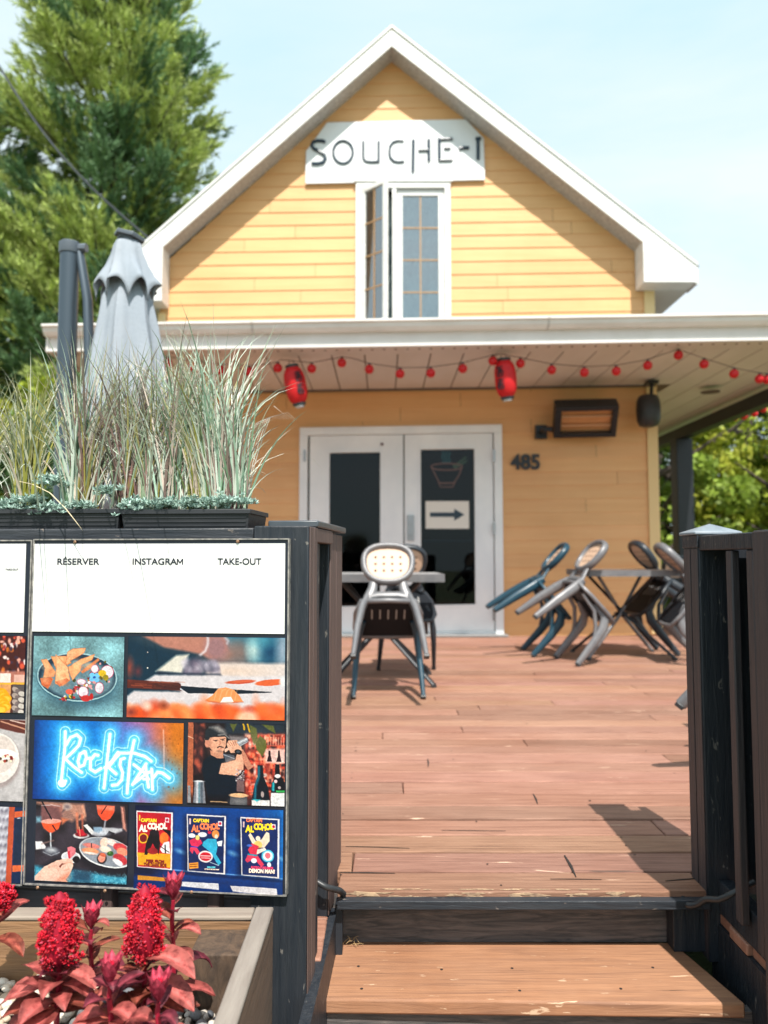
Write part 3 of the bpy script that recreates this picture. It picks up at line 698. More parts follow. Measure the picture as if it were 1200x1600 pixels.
# ================================================= CHAIRS AND TABLES
seatm=mat('seat_black',(.008,.010,.014),.7,spec=.2); peach=mat('cream_back_panel',(.60,.40,.28),.55)
bluem=mat('blue_chair_plastic',(.012,.048,.075),.35); dkm=mat('dark_chair_plastic',(.02,.026,.034),.4)
def chair_proto(fm,label,panel=peach,innerleg=None,name='bistro_chair'):
    il=innerleg or fm
    t=thing(name,label,'chair')
    # oval back frame
    def oval(rx,rz,n=28):
        pts=[]
        for i in range(n):
            a=2*math.pi*i/n; c,s=math.cos(a),math.sin(a)
            x=rx*math.copysign(abs(c)**.8,c)*(1+.10*s); z=rz*math.copysign(abs(s)**.85,s); pts.append((x,z))
        return pts
    def bp(x,z): return Vector((x,-.215-.16*z+.10*x*x*4*.3,.685+z))
    mb=MB(); mb.tube([bp(x,z) for x,z in oval(.150,.128)],.028,10,closed=True,sx=1,sy=.7,up=(0,1,.1)); mb.build('back_frame',fm,t,smooth=True,ang=80)
    mb=MB(); ov=oval(.137,.116); mb.prism([bp(x,z)+Vector((0,0,0)) for x,z in ov],(0,.012,0)); bpn=mb.build('back_panel',panel,t)
    mb=MB()
    for i in range(-1,3):
        for j in range(-1,2):
            p=bp((i-.5)*.052,j*.047); mb.lathe([(.0085,0),(.0085,.001)],8,M=Matrix.Translation(p+Vector((0,-.0012,0)))@Matrix.Rotation(R(90),4,'X'))
            mb.lathe([(.0085,0),(.0085,.001)],8,M=Matrix.Translation(p+Vector((0,.0142,0)))@Matrix.Rotation(R(90),4,'X'))
    mb.build('hole',mat('hole_dark',(.10,.05,.035),.8),bpn)
    mb=MB()
    for s in (-1,1): mb.tube([(s*.085,-.195,.585),(s*.095,-.178,.52),(s*.12,-.165,.455)],[.020,.024,.028],8,sx=1.3,sy=.6,up=(1,0,0))
    mb.tube([(-.13,-.17,.465),(-.06,-.178,.475),(.06,-.178,.475),(.13,-.17,.465)],.02,8,sx=.6,sy=1.2,up=(0,1,0))
    mb.build('back_support',fm,t,smooth=True,ang=80)
    # seat with slots
    mb=MB(); pts=[(-.165,-.17),(.165,-.17),(.195,-.05),(.20,.12),(.17,.19),(-.17,.19),(-.20,.12),(-.195,-.05)]
    mb.prism([(x,y,.44) for x,y in pts],(0,0,-.02)); se=mb.build('seat',seatm,t,bevel=.006)
    mb=MB()
    for i in range(5):
        x=-.10+.05*i; mb.box(x-.004,x+.004,-.10,.0,.4405,.4412); mb.box(x-.004,x+.004,-.10,.0,.4188,.4195)
    mb.build('slot',mat('slot_light',(.35,.34,.33),.5),se)
    mb=MB(); rim=[(-.165,-.175),(0,-.185),(.165,-.175),(.20,-.05),(.207,.12),(.175,.20),(0,.21),(-.175,.20),(-.207,.12),(-.20,-.05)]
    mb.tube([(x,y,.428) for x,y in rim],.016,8,closed=True); mb.build('seat_rim',fm,t,smooth=True,ang=80)
    for s in (-1,1):
        for fr in (1,0):
            mb=MB()
            if fr: 
                pth=[(s*.150,.02,.425),(s*.178,.13,.405),(s*.190,.175,.34),(s*.200,.20,.22),(s*.212,.225,.012)]; rr=[.020,.027,.030,.026,.018]
                mb.tube(pth,[q*1.3 for q in rr],8,sx=.6,sy=1.0,up=(1,0,0)); mb.tube([(s*.16,-.10,.40),(s*.180,.04,.375),(s*.192,.13,.30),(s*.197,.175,.235)],[.014,.016,.015,.010],6)
                lg=mb.build('leg',il,t,smooth=True,ang=60)
                mb=MB(); mb.box(s*.212-.016,s*.212+.016,.209,.243,0,.018)
            else:
                pth=[(s*.125,-.16,.475),(s*.160,-.175,.38),(s*.185,-.205,.22),(s*.205,-.235,.012)]; rr=[.024,.030,.027,.018]
                mb.tube(pth,[q*1.25 for q in rr],8,sx=.62,sy=1.05,up=(1,0,0)); lg=mb.build('leg',fm,t,smooth=True,ang=60)
                mb=MB(); mb.box(s*.205-.016,s*.205+.016,-.252,-.218,0,.018)
            mb.build('foot_cap',blackp,lg,bevel=.003)
    return t
G='bistro chairs tipped against the tables'
def place(t,x,y,rz,tilt,label=None,z=0,s=.94):
    # the front feet stay on the deck, the chair is tipped forward about them
    M=Matrix.Translation((x,y,z))@Matrix.Rotation(rz,4,'Z')@Matrix.Rotation(-tilt,4,'X')@Matrix.Translation((0,-.235,0))
    M=M@Matrix.Identity(4)
    p0=Matrix.Translation((x,y,z))@Matrix.Rotation(rz,4,'Z')@Matrix.Rotation(-tilt,4,'X')@Matrix.Scale(s,4)@Matrix.Translation((0,-.235,0)); t.location=p0.to_translation(); t.rotation_euler=M.to_euler(); t.scale=(s,s,s)
    if label: t['label']=label
    t['group']=G; return t
silverC=chair_proto(silver,'silver chair')
blueC=chair_proto(bluem,'blue chair'); darkC=chair_proto(dkm,'dark chair')
used=set()
def chair(proto,x,y,rz,tilt,label,s=.94):
    if proto.name in used: c=dup(proto)
    else: used.add(proto.name); c=proto
    return place(c,x,y,rz,tilt,label,s=s)
midm=chair_proto(silver,'c',innerleg=bluem)
chair(midm,.025,4.24,R(1),R(39),'silver chair with a cream dotted back tipped toward the middle table')
chair(darkC,.16,5.34,R(184),R(30),'black chair whose dark rounded back shows behind the silver one at the middle table')
def table(name,label,cx,cy,w_,d_,h_,rz,topm,legm,spread=.30,low=False):
    t=thing('bistro_table',label,'table',(cx,cy,0),rz)
    mb=MB(); mb.box(-w_/2,w_/2,-d_/2,d_/2,h_-.022,h_); mb.build('tabletop',topm,t,bevel=.008)
    mb=MB(); e=.004; mb.box(-w_/2-e,w_/2+e,-d_/2-e,-d_/2-.0005,h_-.048,h_+.001); mb.box(-w_/2-e,w_/2+e,d_/2+.0005,d_/2+e,h_-.048,h_+.001); mb.box(-w_/2-e,-w_/2-.0005,-d_/2,d_/2,h_-.048,h_+.001); mb.box(w_/2+.0005,w_/2+e,-d_/2,d_/2,h_-.048,h_+.001)
    mb.build('table_rim',silver,t)
    for sx in (-1,1):
        for sy in (-1,1):
            mb=MB(); top=Vector((-sx*w_*.34,-sy*.16,h_-.03)); mid=Vector((sx*.02,sy*.045,h_*.48)); ft=Vector((sx*spread,sy*.25,.012))
            mb.tube([top,top*.35+mid*.65,mid,mid*.5+ft*.5,ft],.014,8,sx=1.3,sy=.8); lg=mb.build('leg',legm if sx*sy>0 else black,t,smooth=True,ang=60)
            mb=MB(); mb.box(ft.x-.016,ft.x+.016,ft.y-.018,ft.y+.018,0,.018); mb.build('foot_cap',blackp,lg)
    mb=MB(); mb.tube([(-w_*.30,-.2,h_-.035),(-w_*.30,.2,h_-.035)],.012,6); mb.tube([(w_*.30,-.2,h_-.035),(w_*.30,.2,h_-.035)],.012,6); mb.tube([(-.05,0,h_*.48),(.05,0,h_*.48)],.02,8); mb.build('crossbar',black,t)
    return t
topg=mat('table_grey',(.30,.29,.29),.5,col2=(.24,.23,.23),nscale=(3,30,3)); topb=mat('table_brown_slats',(.17,.12,.095),.5,col2=(.11,.08,.07),nscale=(2,40,3),bump=.001)
table('bistro_table','grey table in the middle of the deck in front of the double doors',-.02,4.88,.78,.66,.700,0,topg,black,.33)
Q=5.75
table('bistro_table','brown topped table beside the yellow wall under the heater',1.95,6.10,.70,.72,.705,R(0),topb,silver,.34)
chair(silverC,1.40,5.72,R(-82),R(48),'silver chair with a cream back tipped against the left front of the wall table',s=1.03)
chair(blueC,1.20,6.22,R(-90),R(50),'blue chair with a cream back tipped against the wall table, nearest the door',s=1.03)
d2_=chair(darkC,2.40,6.30,R(92),R(46),'dark chair leaning on the far right side of the wall table',s=1.03)
s2_=chair(silverC,2.48,5.66,R(84),R(52),'silver chair right of the wall table, half hidden by the railing post',s=1.03)
# near right group, mostly behind the railing: only a leg sticks out
table('bistro_table','silver rimmed table hidden behind the right railing',1.86,2.86,.66,.66,.70,0,topg,black)
chair(silverC,1.485,2.66,R(-130),R(35),'silver chair behind the right railing, one leg poking out left')
# far group beyond the corner
table('bistro_table','dark table standing past the house corner under the side porch',3.55,9.2,.7,.7,.72,0,dkm,black)
fc=dup(darkC); M=Matrix.Translation((3.42,8.75,0)); fc.matrix_world=M; fc.location=(3.30,8.65,0); fc.rotation_euler=(0,0,R(10)); fc['label']='dark upright chair past the house corner by the black porch post'; fc['group']='upright chairs past the house corner'
fc=dup(darkC); fc.location=(3.75,8.5,0); fc.rotation_euler=(0,0,R(-20)); fc['label']='dark upright chair behind the railing post, right of the porch post'; fc['group']='upright chairs past the house corner'

# ================================================= UMBRELLA
UD=3.6
up_=P(103,620,UD)
um=thing('cantilever_umbrella','folded pale grey cantilever parasol with dark cap and slate pole behind the grasses','umbrella',(up_.x,UD,0))
uo=Vector(um.location)
zt=P(103,382,UD).z
mb=MB(); mb.tube([(0,0,0.02),(0,0,zt)],.046,16); mb.build('pole',greyp,um,smooth=True,ang=60)
mb=MB(); mb.lathe([(.05,zt-.05),(.052,zt-.045),(.052,zt+.004),(.044,zt+.010)],16); mb.tube([(.03,0,zt-.02),(.085,-.005,zt-.02)],.024,8,sx=1,sy=.9); mb.build('pole_collar',mat('slate_collar',(.10,.12,.145),.4),um,smooth=True)
mb=MB(); a=P(124,390,UD)-uo; b=P(137,470,UD-.02)-uo; c=P(141,600,UD-.04)-uo; a.z,b.z,c.z=[q.z for q in (a,b,c)]
mb.tube([a,b,c,c+Vector((.01,0,-.5))],[.018,.021,.022,.022],10,sx=1.2,sy=.9); mb.build('arm',greyp,um,smooth=True,ang=60)
mb=MB(); mb.box(-.35,.45,-.35,.35,0.002,.05); mb.build('base_plate',blackp,um,bevel=.01)
cx,cy=(P(205,400,UD)-uo).x,-.05
zc=P(205,384,UD).z
fab=mat('grey_canvas',(.37,.405,.455),.8,col2=(.29,.34,.40),nscale=(5,5,2),nfac=(.3,.7),bump=.002,bscale=(60,60,60),trans=.12)
def folds(t,ph=0): return 1.1-2.1*abs(math.sin(3.5*t+ph+.25*math.sin(3*t)))**.6+.22*math.cos(11*t+2)
def canopy(name,prof,ph,hem,amp,seg=128):
    vs=[];n=len(prof)
    for i,(z,r) in enumerate(prof):
        u=i/(n-1)
        for j in range(seg):
            t=2*math.pi*j/seg; f=folds(t+.12*math.sin(u*5),ph)
            rr=r*(1+amp*u**.7*f*.5+.03*math.sin(z*23+t*4)); zz=z
            if hem: zz=z+hem*u**3*(abs(math.cos(4*t+ph/2))**.7-.1)
            vs.append((cx+rr*math.cos(t),cy+rr*math.sin(t)*.85,zz))
    fs=[(i*seg+j,i*seg+(j+1)%seg,(i+1)*seg+(j+1)%seg,(i+1)*seg+j) for i in range(n-1) for j in range(seg)]
    mb=MB(); mb.add(vs,fs); o=mb.build(name,fab,um,smooth=True,ang=180)
    so=o.modifiers.new('thick','SOLIDIFY'); so.thickness=.003; return o
k=UD/F
canopy('vent_flap',[(zc,.055),(zc-.02,.068),(zc-.07,.078),(zc-.13,.098),(zc-.19,.122),(zc-.25,.142),(zc-.31,.155)],.4,.10,.30)
prof=[(zc-.10,.05),(zc-.22,.085),(zc-.30,.115),(zc-.42,.135),(zc-.6,.165),(zc-.8,.195),(zc-1.0,.235),(zc-1.15,.25),(zc-1.28,.23),(zc-1.36,.20)]
canopy('canopy',prof,1.9,.0,.58,196)
mb=MB(); hx=[(.075*1.05*math.cos(R(60*i)),.075*math.sin(R(60*i))) for i in range(6)]
mb.M=Matrix.Translation((cx+.005,cy,zc+.012))@Matrix.Rotation(R(14),4,'Y')
mb.prism([(x,y,0) for x,y in hx],(0,0,.022)); mb.prism([(x*.75,y*.75,-.012) for x,y in hx],(0,0,.0118)); mb.build('cap',mat('slate_collar',(.1,.12,.14)),um,bevel=.004)
mb=MB(); mb.tube([(cx,cy,zc-1.4),(cx,cy,zc)],.018,8); mb.build('inner_mast',greyp,um)
# ================================================= PLANTERS AND GRASSES ON THE FENCE
ptb=mat('planter_black_plastic',(.020,.022,.027),.45,col2=(.035,.036,.04),nscale=(8,60,60),bump=.0006)
PB0,PB1=.055,.20
def planter(xl,xr,label):
    a0,_=FP(xl,800,PB0); a1,_=FP(xr,800,PB0); zt=FP((xl+xr)/2,796,PB0)[1]; zb=FT-.075
    t=thing('planter_box',label,'planter',tuple(FO+U*a0+Vv*PB0+Vector((0,0,zb))),-PH,group='black planter boxes on the fence')
    L_=a1-a0; h=zt-zb; D=PB1-PB0
    mb=MB(); s=.012
    # tapered walls
    o=[(0,0),(L_,0),(L_,D),(0,D)]; b=[(s,s),(L_-s,s),(L_-s,D-s),(s,D-s)]
    vs=[(x,y,0) for x,y in b]+[(x,y,h-.008) for x,y in o]; mb.add(vs,[(0,1,2,3),(0,4,5,1),(1,5,6,2),(2,6,7,3),(3,7,4,0)])
    for i in range(4):
        z=h-.016-.009*i; k=s*(1-z/h); mb.box(k+.004,L_-k-.004,k-.0022,k+.001,z-.0022,z)
    mb.build('box',ptb,t)
    mb=MB(); mb.box(-.004,L_+.004,-.005,.004,h-.010,h); mb.box(-.004,L_+.004,D-.004,D+.005,h-.010,h); mb.box(-.0045,.004,.0045,D-.0045,h-.010,h); mb.box(L_-.004,L_+.0045,.0045,D-.0045,h-.010,h); mb.build('lip',ptb,t,bevel=.001)
    mb=MB(); mb.box(.006,L_-.006,.006,D-.006,h-.03,h-.016); mb.build('potting_soil',mat('dark_soil',(.03,.02,.02)),t)
    return a0,a1,zt
pz=planter(190,389,'black ribbed planter box on the right end of the fence top, next to the post')[2]
planter(-210,186,'black ribbed planter box on the left of the fence top, above the TAKE-OUT panel')
pal={'pale':[(.40,.56,.44),(.24,.38,.27),(.62,.70,.60),(.12,.22,.12),(.55,.44,.38),(.20,.13,.11)],'olive':[(.24,.24,.02),(.32,.30,.04),(.08,.13,.03),(.40,.36,.10),(.56,.56,.42),(.10,.14,.04)],'plum':[(.13,.065,.06),(.20,.10,.09),(.22,.30,.18),(.56,.54,.46),(.07,.06,.04),(.26,.22,.04)]}
def blades(name,base,n,h0,h1,pal_,spread,lean,m,parent,curl=.9,w=.0027,jitter=.022):
    V=[];Q=[];Cc=[];S=9
    for i in range(n):
        a=rng.uniform(0,2*np.pi); hh=rng.uniform(h0,h1)*(1 if rng.random()<.75 else .65); sp=abs(rng.normal(0,spread))+.02; cl=rng.uniform(.0,curl)**1.6
        dx,dy=math.cos(a)*sp+lean,math.sin(a)*sp*.7
        bx,by=base[0]+rng.normal(0,jitter*.55),base[1]+rng.normal(0,jitter*.4)
        col=np.array(pal_[rng.integers(len(pal_))])*rng.uniform(.8,1.2); tip=col*.5+np.array([.40,.42,.34])*.5
        ww=w*rng.uniform(.5,1.35); tw=rng.uniform(-.5,.5); side=np.array([math.cos(tw),math.sin(tw),0])
        pos=np.array([bx,by,base[2]]); ang=math.atan2(math.hypot(dx,dy),1.0); az_=math.atan2(dy,dx); o=len(V)
        for s in range(S+1):
            u=s/S; wd=ww*(1-u)**.6*(.55+min(u*3,.45)) 
            V.append(pos-side*wd); V.append(pos+side*wd); c=col*(1-u**2)+tip*u**2; Cc.append(c);Cc.append(c)
            th=ang*(.55+.9*u)+cl*2.3*u**2.6; st=hh/S
            pos=pos+st*np.array([math.sin(th)*math.cos(az_),math.sin(th)*math.sin(az_),math.cos(th)])
        for s in range(S): Q.append((o+2*s,o+2*s+1,o+2*s+3,o+2*s+2))
    return fastmesh(name,V,Q,np.clip(Cc,0,1),m,parent)
grassm=mat('grass_blade',(.3,.4,.2),.42,attr=True,trans=.15,spec=.5)
def gbase(x,b=.105,z=None):
    a,_=FP(x,790,b); p=FO+U*a+Vv*b; p.z=(z or pz-.018); return p
GG='ornamental grasses in the fence planters'
clumps=[(-35,'olive',170,.24,.36,.03,'olive green grass clump at the far left edge of the left planter'),
 (40,'olive',190,.24,.38,.0,'yellow-olive grass clump, second from the left edge, above the small TAKE-OUT code panel'),
 (118,'pale',150,.26,.44,.06,'silvery grass clump with a few purple stems in the left planter, in front of the umbrella pole'),
 (140,'plum',130,.26,.42,.12,'greenish plum grass clump leaning right in front of the umbrella'),
 (196,'plum',190,.26,.42,.05,'dark plum grass clump in the middle, where the two planters meet'),
 (236,'plum',150,.26,.40,-.02,'thin purple-brown grass clump above the INSTAGRAM heading'),
 (272,'pale',170,.28,.46,.0,'tall silvery grass clump left of the middle of the right planter'),
 (312,'olive',110,.26,.42,-.08,'yellow striped grass clump leaning left in the right planter'),
 (340,'pale',170,.28,.47,-.07,'tall whitish grass clump near the right end of the planter'),
 (368,'pale',70,.22,.36,-.04,'sparse white grass clump at the right end of the right planter')]
for x,pl,n,h0,h1,ln,lab in clumps:
    p=gbase(x)
    t=thing('ornamental_grass',lab,'grass plant',tuple(p),group=GG)
    blades('leaf_blades',(0,0,0),int(n*.76),h0,h1*1.04,pal[pl],.20,ln,grassm,t,curl=.85)
    blades('leaf_blades',(0,0,0),34 if x<250 else 26,h0*.6,h1*.85,[(.74,.76,.66),(.62,.68,.58),(.62,.50,.40)],.42,ln,grassm,t,curl=1.25,w=.0021)
    V=[];Q=[];Cc=[]
    blades('stem',(0,0,0),30,h0*.5,h0*.85,[(.16,.075,.08),(.24,.11,.10)] if pl!='olive' else [(.30,.30,.05),(.24,.22,.04)],.10,ln,grassm,t,curl=.1,w=.0042,jitter=.016)
# arching spray at right end
def arc(name,p0,pts,w,col,parent):
    V=[];Q=[];Cc=[]
    for i,p in enumerate(pts):
        u=i/(len(pts)-1); ww=w*(1-u)**.6; V+=[np.array(p)-np.array([ww,0,0]),np.array(p)+np.array([ww,0,0])]; Cc+=[col,col]
    for i in range(len(pts)-1): Q.append((2*i,2*i+1,2*i+3,2*i+2))
    return fastmesh(name,V,Q,np.array(Cc),grassm,parent)
p=gbase(374); t=thing('ornamental_grass','thin white grass spray bowing out to the right past the planter end','grass plant',tuple(p),group=GG)
for k in range(9):
    pts=[]
    xs=[382+k*.5,380-6+k*2.2,378-8+k*3.5,384-4+k*4.2,398+k*3.0,420+k*3.6,445-10+k*3.8][:7]; ys=[790,760,725,690-4*k*.5,662-k*1.2,652-k,655+k*.5]
    W=1.66
    pts=[tuple(P(a,b,W+.004*k)-p) for a,b in zip(xs,ys)]
    arc('leaf_blades',None,pts,.0014,(.62,.62,.55) if k%3 else (.55,.42,.36),t)
p=gbase(30); t=thing('ornamental_grass','single dry straw blade drooping over the front of the left planter','grass plant',tuple(p),group=GG)
arc('leaf_blades',None,[tuple(P(a,b,w_)-p) for a,b,w_ in ((30,752,1.60),(52,757,1.57),(78,770,1.53),(103,795,1.50),(121,818,1.49),(130,830,1.488))],.0022,(.66,.55,.36),t)
t=thing('ornamental_grass','few long pale blades arching forward over the photo signs','grass plant',tuple(gbase(150)),group=GG); p=Vector(t.location)
for (x0,y0,x1,y1,x2,y2,Y2) in ((70,790,52,640,20,640,1.22),(120,790,118,600,90,575,1.26),(150,790,160,620,205,600,1.20),(175,790,190,650,235,655,1.17),(100,790,92,690,60,705,1.22),(232,788,240,640,262,600,1.24),(60,790,48,700,30,735,1.28)):
    q0=P(x0,y0,1.60);q2=P(x1,y1,1.50);q3=P(x2,y2,Y2); pts=[]
    for k in range(15):
        u=k/14; pts.append(tuple(q0*(1-u)**2+q2*2*u*(1-u)+q3*u*u-p))
    arc('leaf_blades',None,pts,.0021,(.52,.60,.50),t)
# silver trailing foliage
silvf=mat('silver_leaf',(.4,.5,.45),.7,attr=True,trans=.1)
def dusty(px,py,s,n,lab,b=.075):
    a,_=FP(px,py,b); z=FP(px,py,b)[1]; p=FO+U*a+Vv*b; p.z=z
    t=thing('silver_foliage_plant',lab,'trailing plant',tuple(p),group='silver foliage along the planter rims')
    V=[];Q=[];Cc=[]
    for i in range(n):
        c=np.array([rng.normal(0,s),rng.normal(0,.012)-.008,rng.normal(0,s*.33)+ -abs(rng.normal(0,s*.12))])
        for j in range(16):
            d=rng.normal(size=3); d[2]=abs(d[2])*.8+.1; d/=np.linalg.norm(d); l=rng.uniform(.006,.014); sd=np.cross(d,rng.normal(size=3)); sd/=np.linalg.norm(sd); w_=l*.16
            o=len(V); V+=[c,c+d*l*.5+sd*w_,c+d*l,c+d*l*.5-sd*w_]; Q.append((o,o+1,o+2,o+3)); col=np.array([.36,.50,.44])*rng.uniform(.6,1.4); Cc+=[col*.7,col,col*1.1,col]
    return fastmesh('leaves',V,Q,np.clip(Cc,0,1),silvf,t)
for a in ((20,790,.024,90,'silver trailing plant spilling over the left planter at the photo edge'),(52,782,.012,40,'round silvery rosette between the two olive grasses'),(92,796,.020,80,'silver plant hanging over the front of the left planter'),(82,752,.018,60,'darker green feathery plant standing behind the silver rosettes'),(130,792,.016,50,'silver plant low in front of the plum grass in the left planter'),(168,768,.014,34,'small loose silver sprig climbing at the gap between the planters'),(214,790,.022,90,'silver plant over the left end of the right planter'),(262,788,.018,60,'silver plant left of centre in the right planter'),(305,787,.020,70,'silver plant right of centre in the right planter'),(350,783,.018,60,'silver plant near the right end of the right planter'),(386,785,.007,22,'tiny silver sprig at the right corner of the planter')): dusty(*a)
# hanging sprig + orange bloom
p=gbase(157,.07); mb=MB(); mb.ball((0,0,.008),.005,8,6,(1.3,1,.8)); mb.ball((.006,0,.012),.004,8,6); mb.ball((-.003,-.003,.015),.004,8,6)
o=mb.build('marigold_bloom',mat('orange_petals',(.75,.25,.02),.6),smooth=True); o.location=p; tag(o,'tiny orange bloom in the left planter','flower')
# ================================================= RAISED BED
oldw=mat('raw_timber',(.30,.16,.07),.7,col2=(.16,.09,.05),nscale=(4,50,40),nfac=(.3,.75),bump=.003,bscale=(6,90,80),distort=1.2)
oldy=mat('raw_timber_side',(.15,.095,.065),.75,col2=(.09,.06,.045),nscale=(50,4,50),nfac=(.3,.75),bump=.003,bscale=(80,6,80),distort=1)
greyw=mat('pale_grey_timber',(.30,.265,.23),.75,col2=(.17,.14,.12),nscale=(40,5,40),nfac=(.3,.75),bump=.002,bscale=(70,7,70))  # cap timber, paler and greyer than the side board below
bd=thing('raised_bed','weathered timber raised flower bed in front of the fence','planter bed',(-.22,1.40,-.5),0)
def bdp(mb,name,m,bev=.003): 
    mb.v=[(x+.22,y-1.40,z+.5) for x,y,z in mb.v]; return mb.build(name,m,bd,bevel=bev)
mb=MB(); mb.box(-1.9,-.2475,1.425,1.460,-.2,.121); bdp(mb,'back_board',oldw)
mb=MB(); mb.box(-1.9,-.2477,1.423,1.462,.1215,.130); bdp(mb,'back_cap',mat('pale_cap_timber',(.32,.27,.22),.75,col2=(.20,.16,.13),nscale=(4,40,40),bump=.002))
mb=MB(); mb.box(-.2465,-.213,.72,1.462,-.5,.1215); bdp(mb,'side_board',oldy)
mb=MB(); mb.box(-.2472,-.2122,.72,1.463,.122,.130); bdp(mb,'side_cap',greyw)
mb=MB(); mb.box(-.342,-.2475,1.335,1.4243,-.2,.107); bdp(mb,'corner_post',mat('end_grain_timber',(.115,.072,.045),.8,col2=(.055,.036,.025),nscale=(30,30,6),bump=.004,bscale=(60,60,14),distort=2))
mb=MB(); mb.box(-1.9,-.2470,.72,1.4245,-.2,.008); bdp(mb,'bed_soil',mat('dark_soil',(.03,.02,.02)))
# pebbles
def stones(name,label,x0,x1,y0,y1,n,cols,r0,r1,z0=.012):
    V=[];Q=[];Cc=[]
    bm=bmesh.new(); bmesh.ops.create_icosphere(bm,subdivisions=2,radius=1); iv=np.array([v.co[:] for v in bm.verts]); itf=np.array([[v.index for v in f.verts] for f in bm.faces]); bm.free()
    Vs=[];Fs=[];o=0
    for i in range(n):
        r=rng.uniform(r0,r1); s=r*np.array([1,rng.uniform(.7,1),rng.uniform(.5,.75)]); th=rng.uniform(0,6.3); ph=rng.normal(0,.4)
        v=iv*s*(1+.10*np.sin(iv[:,[1,2,0]]*3+rng.uniform(0,6,3)))
        c,sn=math.cos(ph),math.sin(ph); v=v@np.array([[1,0,0],[0,c,-sn],[0,sn,c]]).T; c,sn=math.cos(th),math.sin(th); v=v@np.array([[c,-sn,0],[sn,c,0],[0,0,1]]).T
        v+=np.array([rng.uniform(x0,x1),rng.uniform(y0,y1),z0+rng.uniform(-.002,.008)]); Vs.append(v);Fs.append(itf+o);o+=len(iv); c_=np.array(cols[rng.integers(len(cols))])*rng.uniform(.8,1.15); Cc.append(np.tile(c_,(len(iv),1)))
    ob=fastmesh(name,np.vstack(Vs),np.vstack(Fs),np.vstack(Cc),mat('pebble',(.5,.5,.5),.6,attr=True,col2=(.8,.78,.75),nscale=(90,90,90),spec=.4)); ob.data.shade_smooth()
    return tag(ob,label,'pebbles',kind='stuff')
stones('pale_pebbles','cream and white pebbles in the left of the raised bed',-.98,-.50,.95,1.42,900,[(.66,.58,.48),(.72,.66,.58),(.60,.48,.36),(.70,.68,.64)],.008,.0145)
stones('grey_pebbles','grey and black pebbles round the red plants in the raised bed',-.50,-.262,.95,1.40,520,[(.16,.17,.19),(.10,.11,.13),(.28,.28,.29),(.5,.42,.36),(.62,.56,.5)],.006,.012)
# ---- celosia
plm=mat('plume_red',(.70,.01,.04),.5,attr=True,trans=.2); clm=mat('red_leaf',(.3,.05,.06),.5,attr=True,trans=.22,spec=.3,col2=(.45,.34,.36),nscale=(75,75,75),nfac=(.45,.65),bump=.0012,bscale=(160,160,160))
stemm=mat('red_stem',(.30,.01,.03),.45)
def leaf(V,Q,Cc,base,d,up,l,w_,col,droop=.5,fold=.25):
    d=np.array(d,float); d/=np.linalg.norm(d); sd=np.cross(d,up); sd/=np.linalg.norm(sd)+1e-9; nrm=np.cross(sd,d); S=8; o=len(V); pos=np.array(base,float)
    prof=[.04,.35,.72,.95,1.0,.88,.64,.32,.0]
    cm=np.array(col)
    for s in range(S+1):
        u=s/S; ww=w_*prof[s]; wob=math.sin(u*9+base[0]*300)*w_*.12
        V+= [pos-sd*ww+nrm*(ww*fold+wob),pos-sd*ww*.5+nrm*(ww*fold*.35),pos.copy(),pos+sd*ww*.5+nrm*(ww*fold*.35),pos+sd*ww+nrm*(ww*fold-wob)]
        vein=cm*1.7+np.array([.12,.03,.03]); Cc+=[cm*.9,cm*(1.1 if s%2 else .9),vein,cm*(1.1 if s%2 else .9),cm*.9]
        dd=d*math.cos(droop*u*1.4)-np.array([0,0,1])*math.sin(droop*u*1.4); dd/=np.linalg.norm(dd); pos=pos+dd*l/S
        nrm=np.cross(sd,dd); 
    for s in range(S):
        for k in range(4): a=o+5*s+k; Q.append((a,a+1,a+6,a+5))
